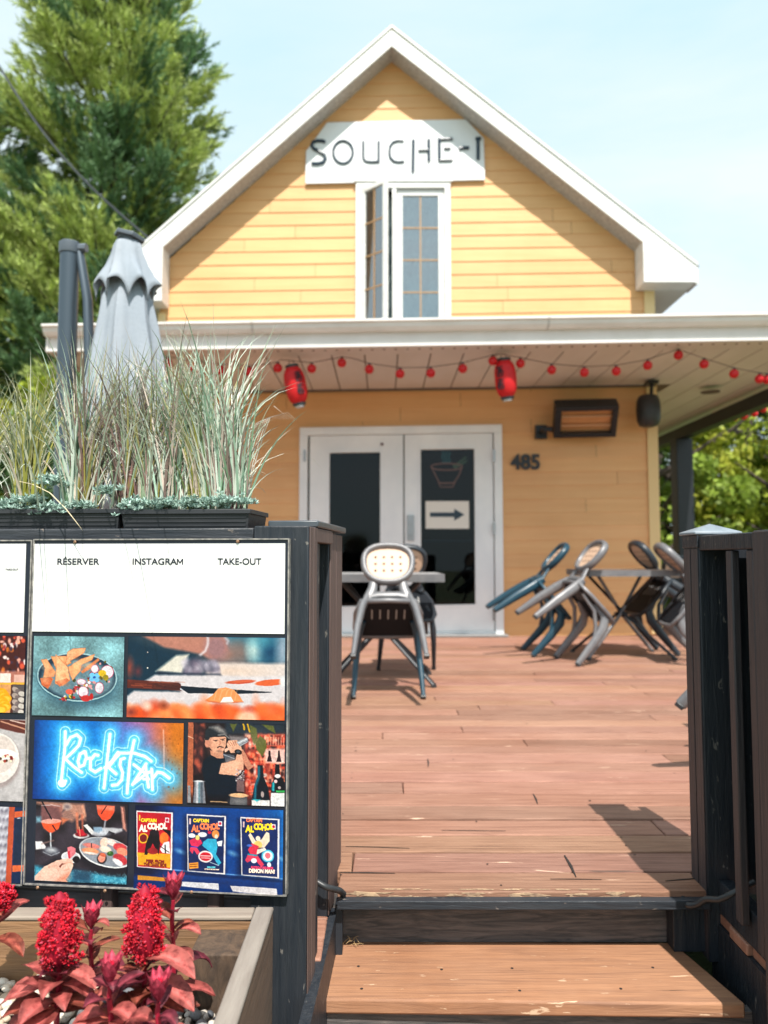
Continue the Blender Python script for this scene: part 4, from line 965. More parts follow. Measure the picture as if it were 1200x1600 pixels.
def celosia(px,py_base,D,topy,plume,label,leaves,plw=.028,big=()):
    b=P(px,py_base,D); t=thing('red_celosia',label,'plant',tuple(b)); zt=P(px,topy,D).z-b.z
    mb=MB(); mb.tube([(0,0,-.03),(.003,0,zt*.3),(-.002,.002,zt*.62),(0,0,zt*.8)],[.0045,.004,.0036,.003],8); mb.build('stem',stemm,t,smooth=True)
    if plume:
        V=[];Q=[];Cc=[]; h0=zt-plume; n=2600
        SPK=[]
        for q in range(58):
            u=(q/58)**.85*.93; a=q*2.399+rng.uniform(-.3,.3); rb=plw*(.42+.40*math.sin(math.pi*min(1,u*.75+.2)))*(1-.35*u)*rng.uniform(.8,1.15)
            el=.55+1.5*u+rng.uniform(-.15,.2); dd=np.array([math.cos(a)*.8,math.sin(a)*.8,el]); dd/=np.linalg.norm(dd); SPK.append((np.array([math.cos(a)*rb*.75,math.sin(a)*rb*.75,h0+plume*u*.86]),dd,rng.uniform(.014,.027)*(1.15-.35*u),rng.uniform(.7,1.25)))
        for i in range(n):
            bs,dd,ll,tn=SPK[rng.integers(58)]; v=rng.random(); off=rng.normal(size=3); off-=dd*off.dot(dd); off/=np.linalg.norm(off)+1e-9
            p=bs+dd*ll*v+off*(.0052*(1-v)**.5+.0008); d=dd*.9+off*.8; d/=np.linalg.norm(d); u=v
            l=rng.uniform(.003,.0068); wv=l*.34; e1=np.cross(d,[0,0,1.]); e1/=np.linalg.norm(e1)+1e-9; e2=np.cross(d,e1); o=len(V)
            c=np.array([.62,.003,.022]) if rng.random()<.88 else np.array([.72,.08,.14]); c=c*rng.uniform(.6,1.2)*tn
            V+=[p-d*l*.3,p+d*l*.25+e1*wv,p+d*l*.25+e2*wv,p+d*l*.25-e1*wv,p+d*l*.25-e2*wv,p+d*l]; Cc+=[c*.6]+[c]*4+[c*1.15]
            for k in range(4):
                k2=(k+1)%4; Q.append((o,o+1+k,o+1+k2)); Q.append((o+5,o+1+k2,o+1+k))
        for i in range(16):   # side tufts
            a=rng.uniform(0,6.28)
        fastmesh('plume',V,Q,np.clip(Cc,0,1),plm,t)
        mb=MB(); mb.lathe([(plw*.3,h0),(plw*.72,h0+plume*.2),(plw*.72,h0+plume*.6),(plw*.45,h0+plume*.85),(.003,h0+plume*.98)],12); mb.build('plume_core',mat('plume_core',(.30,.0,.02),.7),t,smooth=True)
    V=[];Q=[];Cc=[]
    top=(zt-plume) if plume else zt*.86
    for i in range(leaves):
        u=i/leaves; z=top*(.05+.97*u); a=2.4*i+rng.uniform(-.3,.3); l=rng.uniform(.050,.088)*(1.08-.55*u); el_=.25+.9*u
        c=np.array([.33,.075,.065]) if rng.random()<.42 else (np.array([.13,.018,.032]) if rng.random()<.65 else np.array([.20,.05,.03])); c=c*rng.uniform(.75,1.25)
        leaf(V,Q,Cc,(0,0,z),(math.cos(a),math.sin(a),el_),(0,0,1.),l,l*.27,c,droop=rng.uniform(.3,1.0))
    if not plume:
        for i in range(9):
            a=i*2.4; leaf(V,Q,Cc,(0,0,zt*.80),(math.cos(a)*.45,math.sin(a)*.45,1),(0,0,1.),.045,.010,(.45,.05,.09),droop=-.1)
        for i in range(6):
            a=i*1.9; leaf(V,Q,Cc,(0,0,zt*.80),(math.cos(a)*.2,math.sin(a)*.2,1),(0,0,1.),.032,.006,(.62,.01,.05),droop=-.1)
    for (dx,dz,l,w_,el_) in big:
        leaf(V,Q,Cc,(0,0,dz),(dx,-.35,el_),(0,0,1.),l,w_,(.40,.10,.085),droop=.7)
    return fastmesh('leaves',V,Q,np.clip(Cc,0,1),clm,t)
celosia(88,1585,1.16,1392,.108,'red celosia with the left one of the two crimson plumes',26,.029,[(-1,.04,.09,.023,.3),(.9,.06,.08,.02,.4),(-.7,.01,.085,.024,.1)])
celosia(222,1590,1.17,1382,.112,'red celosia with the right one of the two crimson plumes',26,.028,[(1,.05,.10,.027,.25),(1,.09,.10,.026,.35),(-.8,.05,.08,.022,.3)])
celosia(268,1560,1.24,1368,0,'budding red celosia with pointed pink leaves and no plume, behind the right plume',13,.02,[(1,.10,.06,.016,.9),(-.6,.10,.05,.014,.9)])
celosia(140,1560,1.25,1425,0,'small dark red celosia shoot between the two plumes',14)
celosia(170,1630,1.10,1515,0,'low red celosia at the front of the bed between the two plumes',11,.02,[(.6,.03,.065,.02,.3),(-.6,.03,.065,.02,.3)])
celosia(246,1650,1.06,1545,0,'low red celosia at the front right of the bed by the grey pebbles',8,.02,[(1,.03,.065,.022,.25)])
celosia(-8,1470,1.30,1392,.035,'pink celosia tuft at the left edge of the photo',6,.02)
# ================================================= TREES
def leafcloud(name,cent,size,n,cols,parent,aspect=.5,up=.2,m=None):
    """cent: (N,3) leaf points, sizes; quads"""
    d=rng.normal(size=(n,3)); d[:,2]+=up; d/=np.linalg.norm(d,axis=1)[:,None]
    e=np.cross(d,rng.normal(size=(n,3))); e/=np.linalg.norm(e,axis=1)[:,None]
    s=(size*rng.uniform(.6,1.4,n))[:,None]
    V=np.empty((n,4,3)); V[:,0]=cent-d*s*.5; V[:,1]=cent+e*s*aspect*.5; V[:,2]=cent+d*s*.5; V[:,3]=cent-e*s*aspect*.5
    Cc=np.repeat(cols[:,None,:],4,1).reshape(-1,3)
    return fastmesh(name,V.reshape(-1,3),np.arange(n*4).reshape(n,4),np.clip(Cc,0,1),m or leafm,parent)
def broadleaf(x,y,h,rad,label,palette,n=9000,lobes=26,size=.16,zb=None,group=None,name='deciduous_tree',trunk=True,z0=-.52):
    t=thing(name,label,'tree' if trunk else 'shrub',(x,y,z0),group=group)
    zb=h*.25 if zb is None else zb
    if trunk:
        mb=MB(); mb.tube([(0,0,0),(.05,0,h*.3),(-.05,.05,h*.6),(0,0,h*.85)],[rad*.10,rad*.075,rad*.05,.02],8)
        for k in range(7):
            a=k*2.4; z=h*(.28+.07*k); mb.tube([(0,0,z),(math.cos(a)*rad*.35,math.sin(a)*rad*.35,z+h*.08),(math.cos(a)*rad*.75,math.sin(a)*rad*.75,z+h*.2)],[rad*.04,rad*.025,.01],6)
        mb.build('trunk',bark,t,smooth=True)
    else:
        mb=MB()
        for k in range(6):
            a=k*1.05; mb.tube([(0,0,0),(math.cos(a)*rad*.3,math.sin(a)*rad*.3,h*.4),(math.cos(a)*rad*.55,math.sin(a)*rad*.5,h*.8)],[.03,.02,.008],6)
        mb.build('stem',bark,t,smooth=True)
    lc=[];
    for i in range(lobes):
        u=rng.random(); z=zb+(h-zb)*u; rr=rad*math.sqrt(max(.05,1-((z-zb)/(h-zb)*1.55-.60)**2))*rng.uniform(.45,.95); a=rng.uniform(0,6.28)
        lc.append((math.cos(a)*rr,math.sin(a)*rr,z,rad*rng.uniform(.18,.34),rng.random()))
    lc=np.array(lc); idx=rng.integers(0,lobes,n)
    d=rng.normal(size=(n,3)); d/=np.linalg.norm(d,axis=1)[:,None]; d[:,2]*=.75; rr=lc[idx,3]*rng.uniform(.55,1.08,n)**.8
    c=lc[idx,:3]+d*rr[:,None]
    pa=np.array(palette); cols=pa[(lc[idx,4]*len(pa)).astype(int)]*rng.uniform(.6,1.35,(n,1))
    leafcloud('crown',c,size,n,cols,t,.55); return t
YG=[(.30,.36,.04),(.24,.33,.05),(.38,.40,.05),(.16,.26,.05)]; DG=[(.05,.11,.035),(.07,.15,.04),(.04,.08,.03)]; MG=[(.12,.21,.05),(.16,.26,.06),(.09,.16,.04)]
TG='trees beyond the deck on the right'
for (x,y,h,r,pal_,lab) in ((5.4,15,4.6,2.0,YG,'bright yellow-green tree seen beside the black porch post'),(8.3,14.5,4.2,2.0,YG,'yellow-green tree at the right photo edge below the porch beam'),(7.2,19,5.6,2.6,MG,'mid green tree standing behind the yellow-green ones'),(11.5,20,6.6,2.6,DG,'dark green tree far right whose tip shows over the gutter'),(5.4,22.5,8.2,2.4,MG,'distant green tree whose tip shows over the porch roof by the gable end'),(10.4,13.4,3.6,1.6,YG,'low golden tree at the far right behind the railing'),(6.6,16.5,5.4,2.2,YG,'taller yellow-green tree filling the gap right of the porch post'),(8.8,17.5,6.0,2.6,YG,'wide yellow-green tree behind the others at the right edge'),(4.9,17.5,4.4,1.8,MG,'mid green tree directly behind the porch post')):
    broadleaf(x,y,h,r,lab,pal_,n=9500,size=.17,zb=.3,group=TG)
SG='shrubs on the left behind the umbrella'
broadleaf(-5.6,11.0,3.9,1.35,'golden green shrub under the pine, left of the umbrella pole',YG,n=8000,size=.12,zb=.2,group=SG,name='shrub',trunk=False)
broadleaf(-4.35,9.4,3.0,1.0,'yellow leafed shrub between the umbrella pole and the porch roof end',YG+MG,n=7000,size=.10,zb=.2,group=SG,name='shrub',trunk=False)
broadleaf(-3.1,6.6,2.25,.85,'dark glossy green shrub behind the olive grasses',DG,n=8000,size=.075,zb=.1,group=SG,name='shrub',trunk=False)
broadleaf(-4.6,7.3,2.4,1.1,'mid green shrub at the left photo edge behind the grasses',MG+DG,n=8000,size=.08,zb=.1,group=SG,name='shrub',trunk=False)
def pine(x,y,h,rb,label,zb=1.0,nw=22,dens=1.0,seed=0):
    t=thing('pine_tree',label,'tree',(x,y,-.52),group='pines behind the house on the left')
    mb=MB(); mb.tube([(0,0,0),(0.1,0,h*.5),(0,0,h)],[.22,.14,.02],10)
    cs=[];ds=[];tones=[]
    for k in range(nw):
        u=k/(nw-1); z=zb+(h-zb-.2)*u; L_=rb*(1-u)**.62*(.85+.3*rng.random())+.25
        nb=int(7+3*(1-u))
        for b in range(nb):
            a=rng.uniform(0,6.283); l=L_*rng.uniform(.72,1.12); lift=.12+.55*u+rng.uniform(-.08,.12); tone=rng.random()
            pts=[]
            for s in range(9):
                v=s/8; pts.append(np.array([math.cos(a)*l*v,math.sin(a)*l*v,z+l*(lift*v*.4+.42*v*v*(.4+.6*u)-.12*v)]))
            mb.tube(pts,[.035*(1-s/8.5)+.006 for s in range(9)],5)
            nt=int((14+l*17)*dens)
            for q in range(nt):
                v=.25+.75*rng.random()**.7; i=min(int(v*8),7); f=v*8-i; p=pts[i]*(1-f)+pts[i+1]*f
                dirv=np.array([math.cos(a),math.sin(a),.3]); off=rng.normal(size=3)*np.array([1,1,.42])*(.05+.34*(1.15-v)*min(l,2.2)*.42)
                cs.append(p+off); dv=dirv*.9+off*1.2/ (np.linalg.norm(off)+.1)*.8+np.array([0,0,.55]); ds.append(dv/np.linalg.norm(dv)); tones.append(tone)
    mb.build('trunk',bark,t,smooth=True)
    cs=np.array(cs);ds=np.array(ds);tn=np.array(tones); nT=len(cs); K=15
    c=np.repeat(cs,K,0); d=np.repeat(ds,K,0)+rng.normal(size=(nT*K,3))*.42; d/=np.linalg.norm(d,axis=1)[:,None]
    along=rng.uniform(-.10,.16,nT*K)[:,None]; c=c+np.repeat(ds,K,0)*along
    e=np.cross(d,rng.normal(size=d.shape)); e/=np.linalg.norm(e,axis=1)[:,None]; s=rng.uniform(.10,.20,nT*K)[:,None]
    V=np.empty((nT*K,3,3)); V[:,0]=c-e*.017; V[:,1]=c+e*.017; V[:,2]=c+d*s
    col=np.where(np.repeat(tn,K)[:,None]<.62,np.array([[.42,.50,.15]]),np.array([[.15,.26,.12]]))*np.repeat(rng.uniform(.65,1.35,(nT,1)),K,0)
    Cc=np.repeat(col[:,None,:],3,1).reshape(-1,3)
    fastmesh('crown',V.reshape(-1,3),np.arange(nT*K*3).reshape(-1,3),np.clip(Cc,0,1),needlem,t); return t
pine(-5.95,15.5,15.5,3.6,'large soft-needled pine rising behind the house roof on the left',zb=1.2,nw=46,dens=1.5)
pine(-9.0,15.0,11.8,3.2,'darker pine at the left photo edge beside the large pine',zb=1.0,nw=34,dens=1.3)
pine(-5.0,19.5,11.0,3.0,'smaller pine behind the roof edge, right of the large pine',zb=1.0,nw=20,dens=1.1)
# overhead cable
mb=MB(); a=P(-60,0,9.5);b=P(232,372,8.0); mb.tube([a*(1-t)+b*t-Vector((0,0,.35*math.sin(math.pi*t))) for t in [i/16 for i in range(17)]],.014,6)
tag(mb.build('overhead_cable',black,smooth=True),'dark overhead cable running across the pines to the house gable','cable')
# ================================================= PRINTED PHOTO SIGNS ON THE FENCE
SB=-.014                                     # front plane of the sign panels in fence space
printm=mat('printed_picture',(.5,.5,.5),.38,attr=True,spec=.4)
frm=mat('sign_black',(.012,.016,.028),.35)
hdr=mat('sign_header_white',(.80,.79,.77),.4)
def vnoise(X,Y,s,seed=0):
    r=np.random.default_rng(seed); g=r.random((64,64)); x=X/s; y=Y/s; xi=np.floor(x).astype(int); yi=np.floor(y).astype(int); fx=x-xi; fy=y-yi
    fx=fx*fx*(3-2*fx); fy=fy*fy*(3-2*fy); G_=lambda a,b:g[b%64,a%64]
    return (G_(xi,yi)*(1-fx)+G_(xi+1,yi)*fx)*(1-fy)+(G_(xi,yi+1)*(1-fx)+G_(xi+1,yi+1)*fx)*fy
class Pic:
    """a small painter over a grid of points; coordinates are (a-ox)/s like the zoomed crop they were read from"""
    def __init__(s,x0,y0,x1,y1,ox,oy,sc_,bgc,dens=1.45,warp=.30):
        s.r=(x0,y0,x1,y1); nx=int((x1-x0)*dens)+2; ny=int((y1-y0)*dens)+2
        xs=np.linspace(x0,x1,nx); ys=np.linspace(y0,y1,ny); s.PX,s.PY=np.meshgrid(xs,ys)
        s.X=(s.PX-ox)*sc_; s.Y=(s.PY-oy)*sc_; s.k=sc_; s.c=np.zeros((ny,nx,3)); s.c[:]=bgc; s.nx,s.ny=nx,ny
        s.X=s.X+sc_*warp*((vnoise(s.PX,s.PY,5,31)-.5)*2+(vnoise(s.PX,s.PY,2.2,32)-.5)); s.Y=s.Y+sc_*warp*((vnoise(s.PX,s.PY,5,33)-.5)*2+(vnoise(s.PX,s.PY,2.2,34)-.5))
    tex=.16
    def put(s,m,col,a=1):
        m=(np.clip(m,0,1)*a)[...,None]; s.c=s.c*(1-m)+np.array(col,float)*m
    def ell(s,cx,cy,rx,ry,col,a=1,ang=0,soft=1.0):
        t=R(ang); dx=s.X-cx; dy=s.Y-cy; u=dx*math.cos(t)+dy*math.sin(t); v=-dx*math.sin(t)+dy*math.cos(t)
        q=np.sqrt((u/rx)**2+(v/ry)**2)-1; s.put(.5-q*min(rx,ry)/(s.k*soft),col,a)
    def dist(s,pts,closed=False):
        P_=list(pts)+([pts[0]] if closed else []); d=np.full(s.X.shape,1e9)
        for (ax,ay),(bx,by) in zip(P_[:-1],P_[1:]):
            vx,vy=bx-ax,by-ay; t=np.clip(((s.X-ax)*vx+(s.Y-ay)*vy)/(vx*vx+vy*vy+1e-9),0,1); d=np.minimum(d,np.hypot(s.X-ax-t*vx,s.Y-ay-t*vy))
        return d
    def poly(s,pts,col,a=1,soft=1.0):
        ins=np.zeros(s.X.shape,bool); n=len(pts)
        for i in range(n):
            (ax,ay),(bx,by)=pts[i],pts[(i+1)%n]
            if ay==by: continue
            ins^=((ay>s.Y)!=(by>s.Y))&(s.X<(bx-ax)*(s.Y-ay)/(by-ay)+ax)
        d=s.dist(pts,True); sd=np.where(ins,-d,d); s.put(.5-sd/(s.k*soft),col,a)
    def line(s,pts,w_,col,a=1,soft=1.0,closed=False): s.put(.5-(s.dist(pts,closed)-w_/2)/(s.k*soft),col,a)
    def glow(s,pts,w_,col,a=1): s.put(np.exp(-(s.dist(pts)/w_)**2),col,a)
    def grain(s,amt,sc_=3,seed=1): s.c*=(1+amt*(vnoise(s.X/s.k,s.Y/s.k,sc_,seed)-.5))[...,None]
    def build(s,name,parent,label=None,b=SB-.0012):
        x0,y0,x1,y1=s.r; xm=(x0+x1)/2
        q=s.c.copy()
        for _k in range(5): q=(np.roll(q,1,0)+np.roll(q,-1,0)+np.roll(q,1,1)+np.roll(q,-1,1)+q)/5
        if s.tex:
            tx=(vnoise(s.PX,s.PY,3.1,41)-.5)*.5+(vnoise(s.PX,s.PY,1.3,42)-.5)*.45+(vnoise(s.PX,s.PY,9,43)-.5)*.45
            s.c=s.c*(1+s.tex*tx)[...,None]
        s.c=np.clip(s.c+.30*(s.c-q),0,255)
        a0,_=FP(x0,(y0+y1)/2,b); a1,_=FP(x1,(y0+y1)/2,b); z0=FP(xm,y0,b)[1]; z1=FP(xm,y1,b)[1]
        A=a0+(a1-a0)*(s.PX-x0)/(x1-x0); Z=z0+(z1-z0)*(s.PY-y0)/(y1-y0)
        V=np.stack([A,np.full_like(A,b),Z],-1).reshape(-1,3)-np.array(parent['o'])
        i=np.arange(s.nx*s.ny).reshape(s.ny,s.nx); Q=np.stack([i[:-1,:-1],i[1:,:-1],i[1:,1:],i[:-1,1:]],-1).reshape(-1,4)
        c=np.clip(s.c,0,255)/255; c=np.where(c<=.04045,c/12.92,((c+.055)/1.055)**2.4)*.76
        o=fastmesh(name,V,Q,c.reshape(-1,3),printm,parent)
        if label: o['label']=label
        return o
def panel(label,x0,x1,yt,yb,name='photo_sign'):
    xm=max((x0+x1)/2,0) if x0<0 else (x0+x1)/2
    a0=FP(x0,1100,SB)[0]; a1=FP(x1,1100,SB)[0]; z1=FP(xm,yt,SB)[1]; z0=FP(xm,yb,SB)[1]
    w_=FO+U*a0+Vv*0+Vector((0,0,z0)); t=thing(name,label,'sign',tuple(w_),-PH); t['o']=(a0,0.0,z0)
    mb=MB(); mb.box(0,a1-a0,SB+.001,-.001,0,z1-z0); mb.build('back_panel',frm,t,bevel=.0012)
    e=.0022; Wd=a1-a0; Hh=z1-z0; mb=MB()
    for q in ((-.0005,e,0,Hh),(Wd-e,Wd+.0005,0,Hh),(e+.0002,Wd-e-.0002,Hh-e,Hh+.0005),(e+.0002,Wd-e-.0002,-.0005,e)): mb.box(q[0],q[1],SB-.0022,-.0008,q[2],q[3])
    mb.build('edge_trim',mat('pale_edge_trim',(.36,.33,.30),.5,col2=(.12,.12,.12),nscale=(60,60,60)),t)
    mb=MB()
    return t
def rectpart(t,name,x0,y0,x1,y1,m,b=SB-.0010):
    xm=(x0+x1)/2; a0=FP(x0,(y0+y1)/2,b)[0]; a1=FP(x1,(y0+y1)/2,b)[0]; z1=FP(xm,y0,b)[1]; z0=FP(xm,y1,b)[1]; o=t['o']
    mb=MB(); mb.box(a0-o[0],a1-o[0],b,SB+.0008,z0-o[2],z1-o[2]); return mb.build(name,m,t)
def lbl(t,s_,px,py,hpx,m,b=SB-.0018,bold=0,sx=1,par=None,rot=0,name='lettering',align='CENTER',shear=0):
    a,z=FP(px,py,b); o=t['o']; size=hpx/.69*1.5/F
    return text_obj(s_,size,name,m,par or t,(a-o[0],b,z-o[2]),rot=(R(90),R(rot),0),bold=bold,sx=sx,ext=.0002,align=align,shear=shear)
SGN=panel('large photo sign headed RÉSERVER, INSTAGRAM, TAKE-OUT',45.5,450,842,1391)
rectpart(SGN,'white_header',51,849.5,445,988.5,hdr)
for s_,x in (('RÉSERVER',121.5),('INSTAGRA',241),('TAKE-OUT',374)):
    lbl(SGN,s_,x,882,9.6,frm,bold=.0003,sx={'RÉSERVER':1.16,'INSTAGRA':1.10,'TAKE-OUT':1.03}[s_])
mb=MB(); a_,z_=FP(276.2,882,SB-.0018); a2_,_=FP(286,882,SB-.0018); o_=SGN['o']; mw=a2_-a_; mh=.0118; q_=.17
mpts=[(0,0),(q_,0),(q_,.66),(.5,.16),(1-q_,.66),(1-q_,0),(1,0),(1,1),(1-q_*1.05,1),(.5,.42),(q_*1.05,1),(0,1)]
mb.prism([(a_-o_[0]+u*mw,SB-.0020,z_-o_[2]+v*mh) for u,v in mpts],(0,.0006,0)); mb.build('lettering',frm,SGN)
mb=MB()
for x,y in ((118,847),(372,846),(165,1391),(60,1386),(300,1393)):
    a,z=FP(x,y,SB); mb.lathe([(.0032,0),(.0036,.001),(.0020,.0028)],10,M=Matrix.Translation((a-SGN['o'][0],SB-.0023,z-SGN['o'][2]))@Matrix.Rotation(R(90),4,'X'))
mb.build('screw',mat('rusty_screw',(.30,.17,.10),.5,metal=.4),SGN)
# --- picture 1: plate of chips
p=Pic(51.5,994.5,193,1119,40,980,4.615,(120,165,172))
p.c*=(.72+.5*vnoise(p.X,p.Y,150,3))[...,None]; p.grain(.18,2.5,4); p.put(np.clip((p.X-420)/500,0,1)*np.clip((160-p.Y)/200,0,1),(70,105,125),.8); p.put(np.clip((250-p.X)/400,0,1)*np.clip((300-p.Y)/300,0,1),(170,205,205),.5)
p.ell(385,420,300,170,(40,72,92),.8,8,24); p.ell(372,365,294,180,(50,95,115),1,3); p.ell(372,360,290,176,(160,195,200),1,3); p.ell(372,360,280,167,(32,55,75),1,3); p.ell(380,375,255,140,(100,130,142),1,3,5)
def chip(pts,c): 
    p.poly(pts,c); p.line(pts,5,(205,120,75),.7,closed=True); xs=sum(a for a,b in pts)/len(pts); ys=sum(b for a,b in pts)/len(pts); p.ell(xs-10,ys-8,28,20,(255,200,150),.5,30,6); p.ell(xs+20,ys+12,20,12,(190,95,55),.45,30,6)
chip([(110,240),(150,236),(218,330),(205,360),(130,368),(140,300)],(235,160,110)); chip([(108,375),(185,365),(200,380),(165,448),(120,420)],(205,95,55))
chip([(180,215),(300,210),(330,260),(220,300)],(240,165,110)); chip([(290,260),(300,180),(340,155),(430,150),(420,185),(330,240),(300,275)],(245,170,120)); chip([(215,200),(305,290),(322,385),(270,425),(216,412),(220,310)],(250,180,130)); chip([(310,290),(400,230),(495,195),(478,235),(400,270),(395,315),(340,385),(318,330)],(240,165,112)); chip([(400,320),(520,222),(530,235),(450,310),(410,332)],(215,125,80)); chip([(218,400),(300,370),(318,385),(250,430)],(215,110,70))
for i in range(90):
    u=rng.random(); cx=275+320*u+rng.normal(0,18); cy=500-190*u+rng.normal(0,26)+ (30 if u<.6 else 0); p.ell(cx,min(cy,525),rng.uniform(6,17),rng.uniform(5,12),[(170,30,40),(200,60,60),(95,80,20),(205,170,30),(120,40,50),(60,60,25),(225,150,150),(240,230,235)][rng.integers(8)],.95,rng.uniform(0,90))
for cx,cy,rx,ry in ((590,320,48,52),(500,300,28,32),(405,395,34,22),(420,465,40,42),(535,435,34,44)): p.ell(cx,cy,rx*.86+4,ry*.86+4,(175,40,80),.95); p.ell(cx,cy,rx*.86,ry*.86,(226,212,220)); p.ell(cx-3,cy-4,rx*.5,ry*.45,(246,240,244),.8,0,8); p.ell(cx+8,cy+10,rx*.4,ry*.3,(190,165,185),.5,0,8)
for dx,dy in ((-18,-16),(16,-14),(-20,14),(14,18)): p.ell(500+dx,360+dy,19,17,(110,190,235)); 
p.ell(498,360,10,9,(30,80,160)); p.ell(440,512,36,22,(200,45,45)); p.ell(320,468,26,20,(225,90,70)); p.ell(480,500,14,24,(190,30,30)); p.ell(555,330,28,24,(215,175,30)); p.ell(580,362,20,22,(150,130,25))
p.grain(.14,1.6,9); p.build('photo_print',SGN,'plate of chips and radish salad')
# --- picture 2: knife and salmon nigiri
p=Pic(199,995.5,445,1123,190,980,4.444,(10,42,62))
p.put(np.clip((p.X-650)/80,0,1)*np.clip((250-p.Y)/30,0,1),(60,110,130)); 
for cx,cy,rx,ry,c in ((720,190,130,70,(150,110,100)),(830,180,40,60,(120,100,95)),(935,140,48,70,(130,190,200)),(925,150,25,40,(215,225,215)),(1030,150,60,110,(12,60,95)),(1115,160,22,100,(190,190,205)),(985,90,45,30,(70,150,170))): p.ell(cx,cy,rx,ry,c,.95,0,22)
p.poly([(680,245),(1140,245),(1140,420),(560,420),(600,300)],(215,200,195),1,6); p.ell(760,300,120,22,(230,190,160),.6,0,20)
p.poly([(240,312),(380,200),(470,190),(450,240),(425,325)],(215,208,195),1,5); p.poly([(130,60),(720,55),(740,160),(640,230),(560,190),(470,172),(300,145),(190,90)],(172,112,98),1,5); p.ell(430,90,200,45,(200,135,112),.5,8,30); p.ell(660,140,75,85,(150,110,115),.9,0,14); p.line([(600,60),(602,110),(585,165),(550,192)],14,(225,215,220),.9,4); p.line([(720,70),(742,95),(735,110)],12,(210,205,215),.8,5)
for i in range(60): p.ell(445+220*rng.random(),255+rng.normal(0,38)*.6+20,rng.uniform(14,30),rng.uniform(10,24),[(52,52,72),(120,105,125),(190,180,195),(88,80,100),(210,200,210)][rng.integers(5)],.75,rng.uniform(0,90),8)
p.poly([(400,325),(690,325),(700,338),(250,332),(250,315)],(25,35,55),1,5)
p.poly([(160,384),(235,338),(700,335),(900,340),(1140,330),(1140,640),(40,640),(40,490),(90,452),(410,452)],(212,203,206),1,4); p.grain(.05,4,2)
p.poly([(30,372),(400,390),(418,400),(420,445),(30,432)],(90,35,30),1,1.5)
for i in range(26): y_=378+rng.uniform(0,52); x_=rng.uniform(35,380); p.line([(x_,y_),(x_+rng.uniform(30,90),y_+3)],3,(180,85,55),.6,2)
p.poly([(230,395),(405,398),(418,442),(230,436)],(50,24,26),.7,8); p.line([(418,434),(465,438)],12,(205,205,215),1); p.poly([(418,412),(700,425),(1045,443),(1045,448),(820,460),(470,462),(418,430)],(12,26,42)); 
p.ell(55,290,22,55,(190,70,50),.75,0,10); p.ell(115,315,24,32,(110,45,50),.8,0,10); p.ell(180,180,4,4,(200,180,170));p.ell(182,290,5,5,(230,220,210))
p.ell(830,377,100,14,(195,75,45),1,-4); p.ell(840,372,80,8,(215,100,65),.8,-4); p.ell(1040,378,108,22,(220,95,50),1,-6); p.ell(1120,370,22,32,(225,225,225),1,0,4)
p.poly([(592,505),(640,470),(680,425),(730,415),(790,435),(830,480),(852,512),(800,522),(690,524),(610,520)],(240,145,85)); 
for i in range(5): p.line([(650+i*36,505),(672+i*34,440-6*abs(i-2)),(700+i*30,428)],4,(255,195,150),.6,2)
p.poly([(690,524),(715,485),(765,482),(788,515),(760,526)],(240,235,232)); p.line([(592,510),(690,526),(850,516)],5,(150,70,45),.6,3)
for i in range(120):
    x_=30+1110*rng.random(); y_=570+rng.uniform(0,70)+16*math.sin(x_/60); 
    p.ell(x_,y_,rng.uniform(18,48),rng.uniform(12,32),[(240,95,35),(250,130,60),(225,70,25),(255,165,95),(205,60,25),(245,110,50)][rng.integers(6)],.8,rng.uniform(0,90),14)
for x_,y_,rr,c in ((185,560,20,(250,225,205)),(70,600,26,(120,40,40)),(890,580,30,(165,30,20)),(300,552,20,(120,50,30)),(1035,565,28,(240,110,60)),(540,560,30,(235,95,45)),(880,630,60,(255,200,170))): p.ell(x_,y_,rr*1.2,rr,c,.85,0,10)
p.grain(.05,2,7); p.tex=.07; p.build('photo_print',SGN,'knife and salmon nigiri on a board')
# --- picture 3: blue neon word
p=Pic(52.5,1127.5,286,1252,30,1110,4.444,(10,95,185),warp=.15)
p.X=p.X+0; 
strokes=[[(318,155),(318,260),(300,490)],[(300,500),(305,530),(330,500)],[(325,250),(355,195),(400,175),(428,200),(415,250),(370,300),(322,345),(380,395),(440,437)],
[(455,290),(425,310),(412,360),(425,400),(455,385),(470,330),(462,292),(450,300)],[(470,340),(500,335)],[(552,315),(530,310),(500,350),(500,410),(535,432),(575,405)],
[(632,165),(625,240),(598,540)],[(600,400),(650,350),(690,290),(700,300),(640,375),(625,395),(680,440)],[(735,330),(710,340),(705,380),(725,430),(720,480),(690,515),(655,520)],
[(800,205),(775,330),(758,570)],[(690,295),(800,292),(880,315),(920,345)],[(800,372),(880,430),(905,470),(870,470)],[(885,365),(795,510),(880,440),(910,420)],[(880,370),(905,525)],[(925,400),(932,540)],[(935,460),(965,420),(1000,425),(1045,458)]]
p.put(np.clip((p.X-560)/280-(p.Y-330)/2200,0,1),(190,85,150)); p.put(np.clip((p.X-760)/190,0,1),(205,95,95)); p.put(np.clip((p.X-900)/170,0,1),(205,110,28)); p.put(np.clip((240-p.X)/200,0,1),(12,55,130)); p.put(np.clip((150-p.X)/100,0,1),(12,30,85))
p.put(np.clip((p.Y-480)/160,0,1)*np.clip((620-p.X)/200,0,1),(10,45,120),.8); p.put(np.clip((p.Y-520)/120,0,1)*np.clip((p.X-640)/150,0,1)*np.clip((960-p.X)/150,0,1),(200,90,140),.6)
for x_ in (250,560,735): p.line([(x_,60),(x_+5,640)],5,(8,50,125),.30,6)
D=np.full(p.X.shape,1e9)
for s_ in strokes: D=np.minimum(D,p.dist(s_))
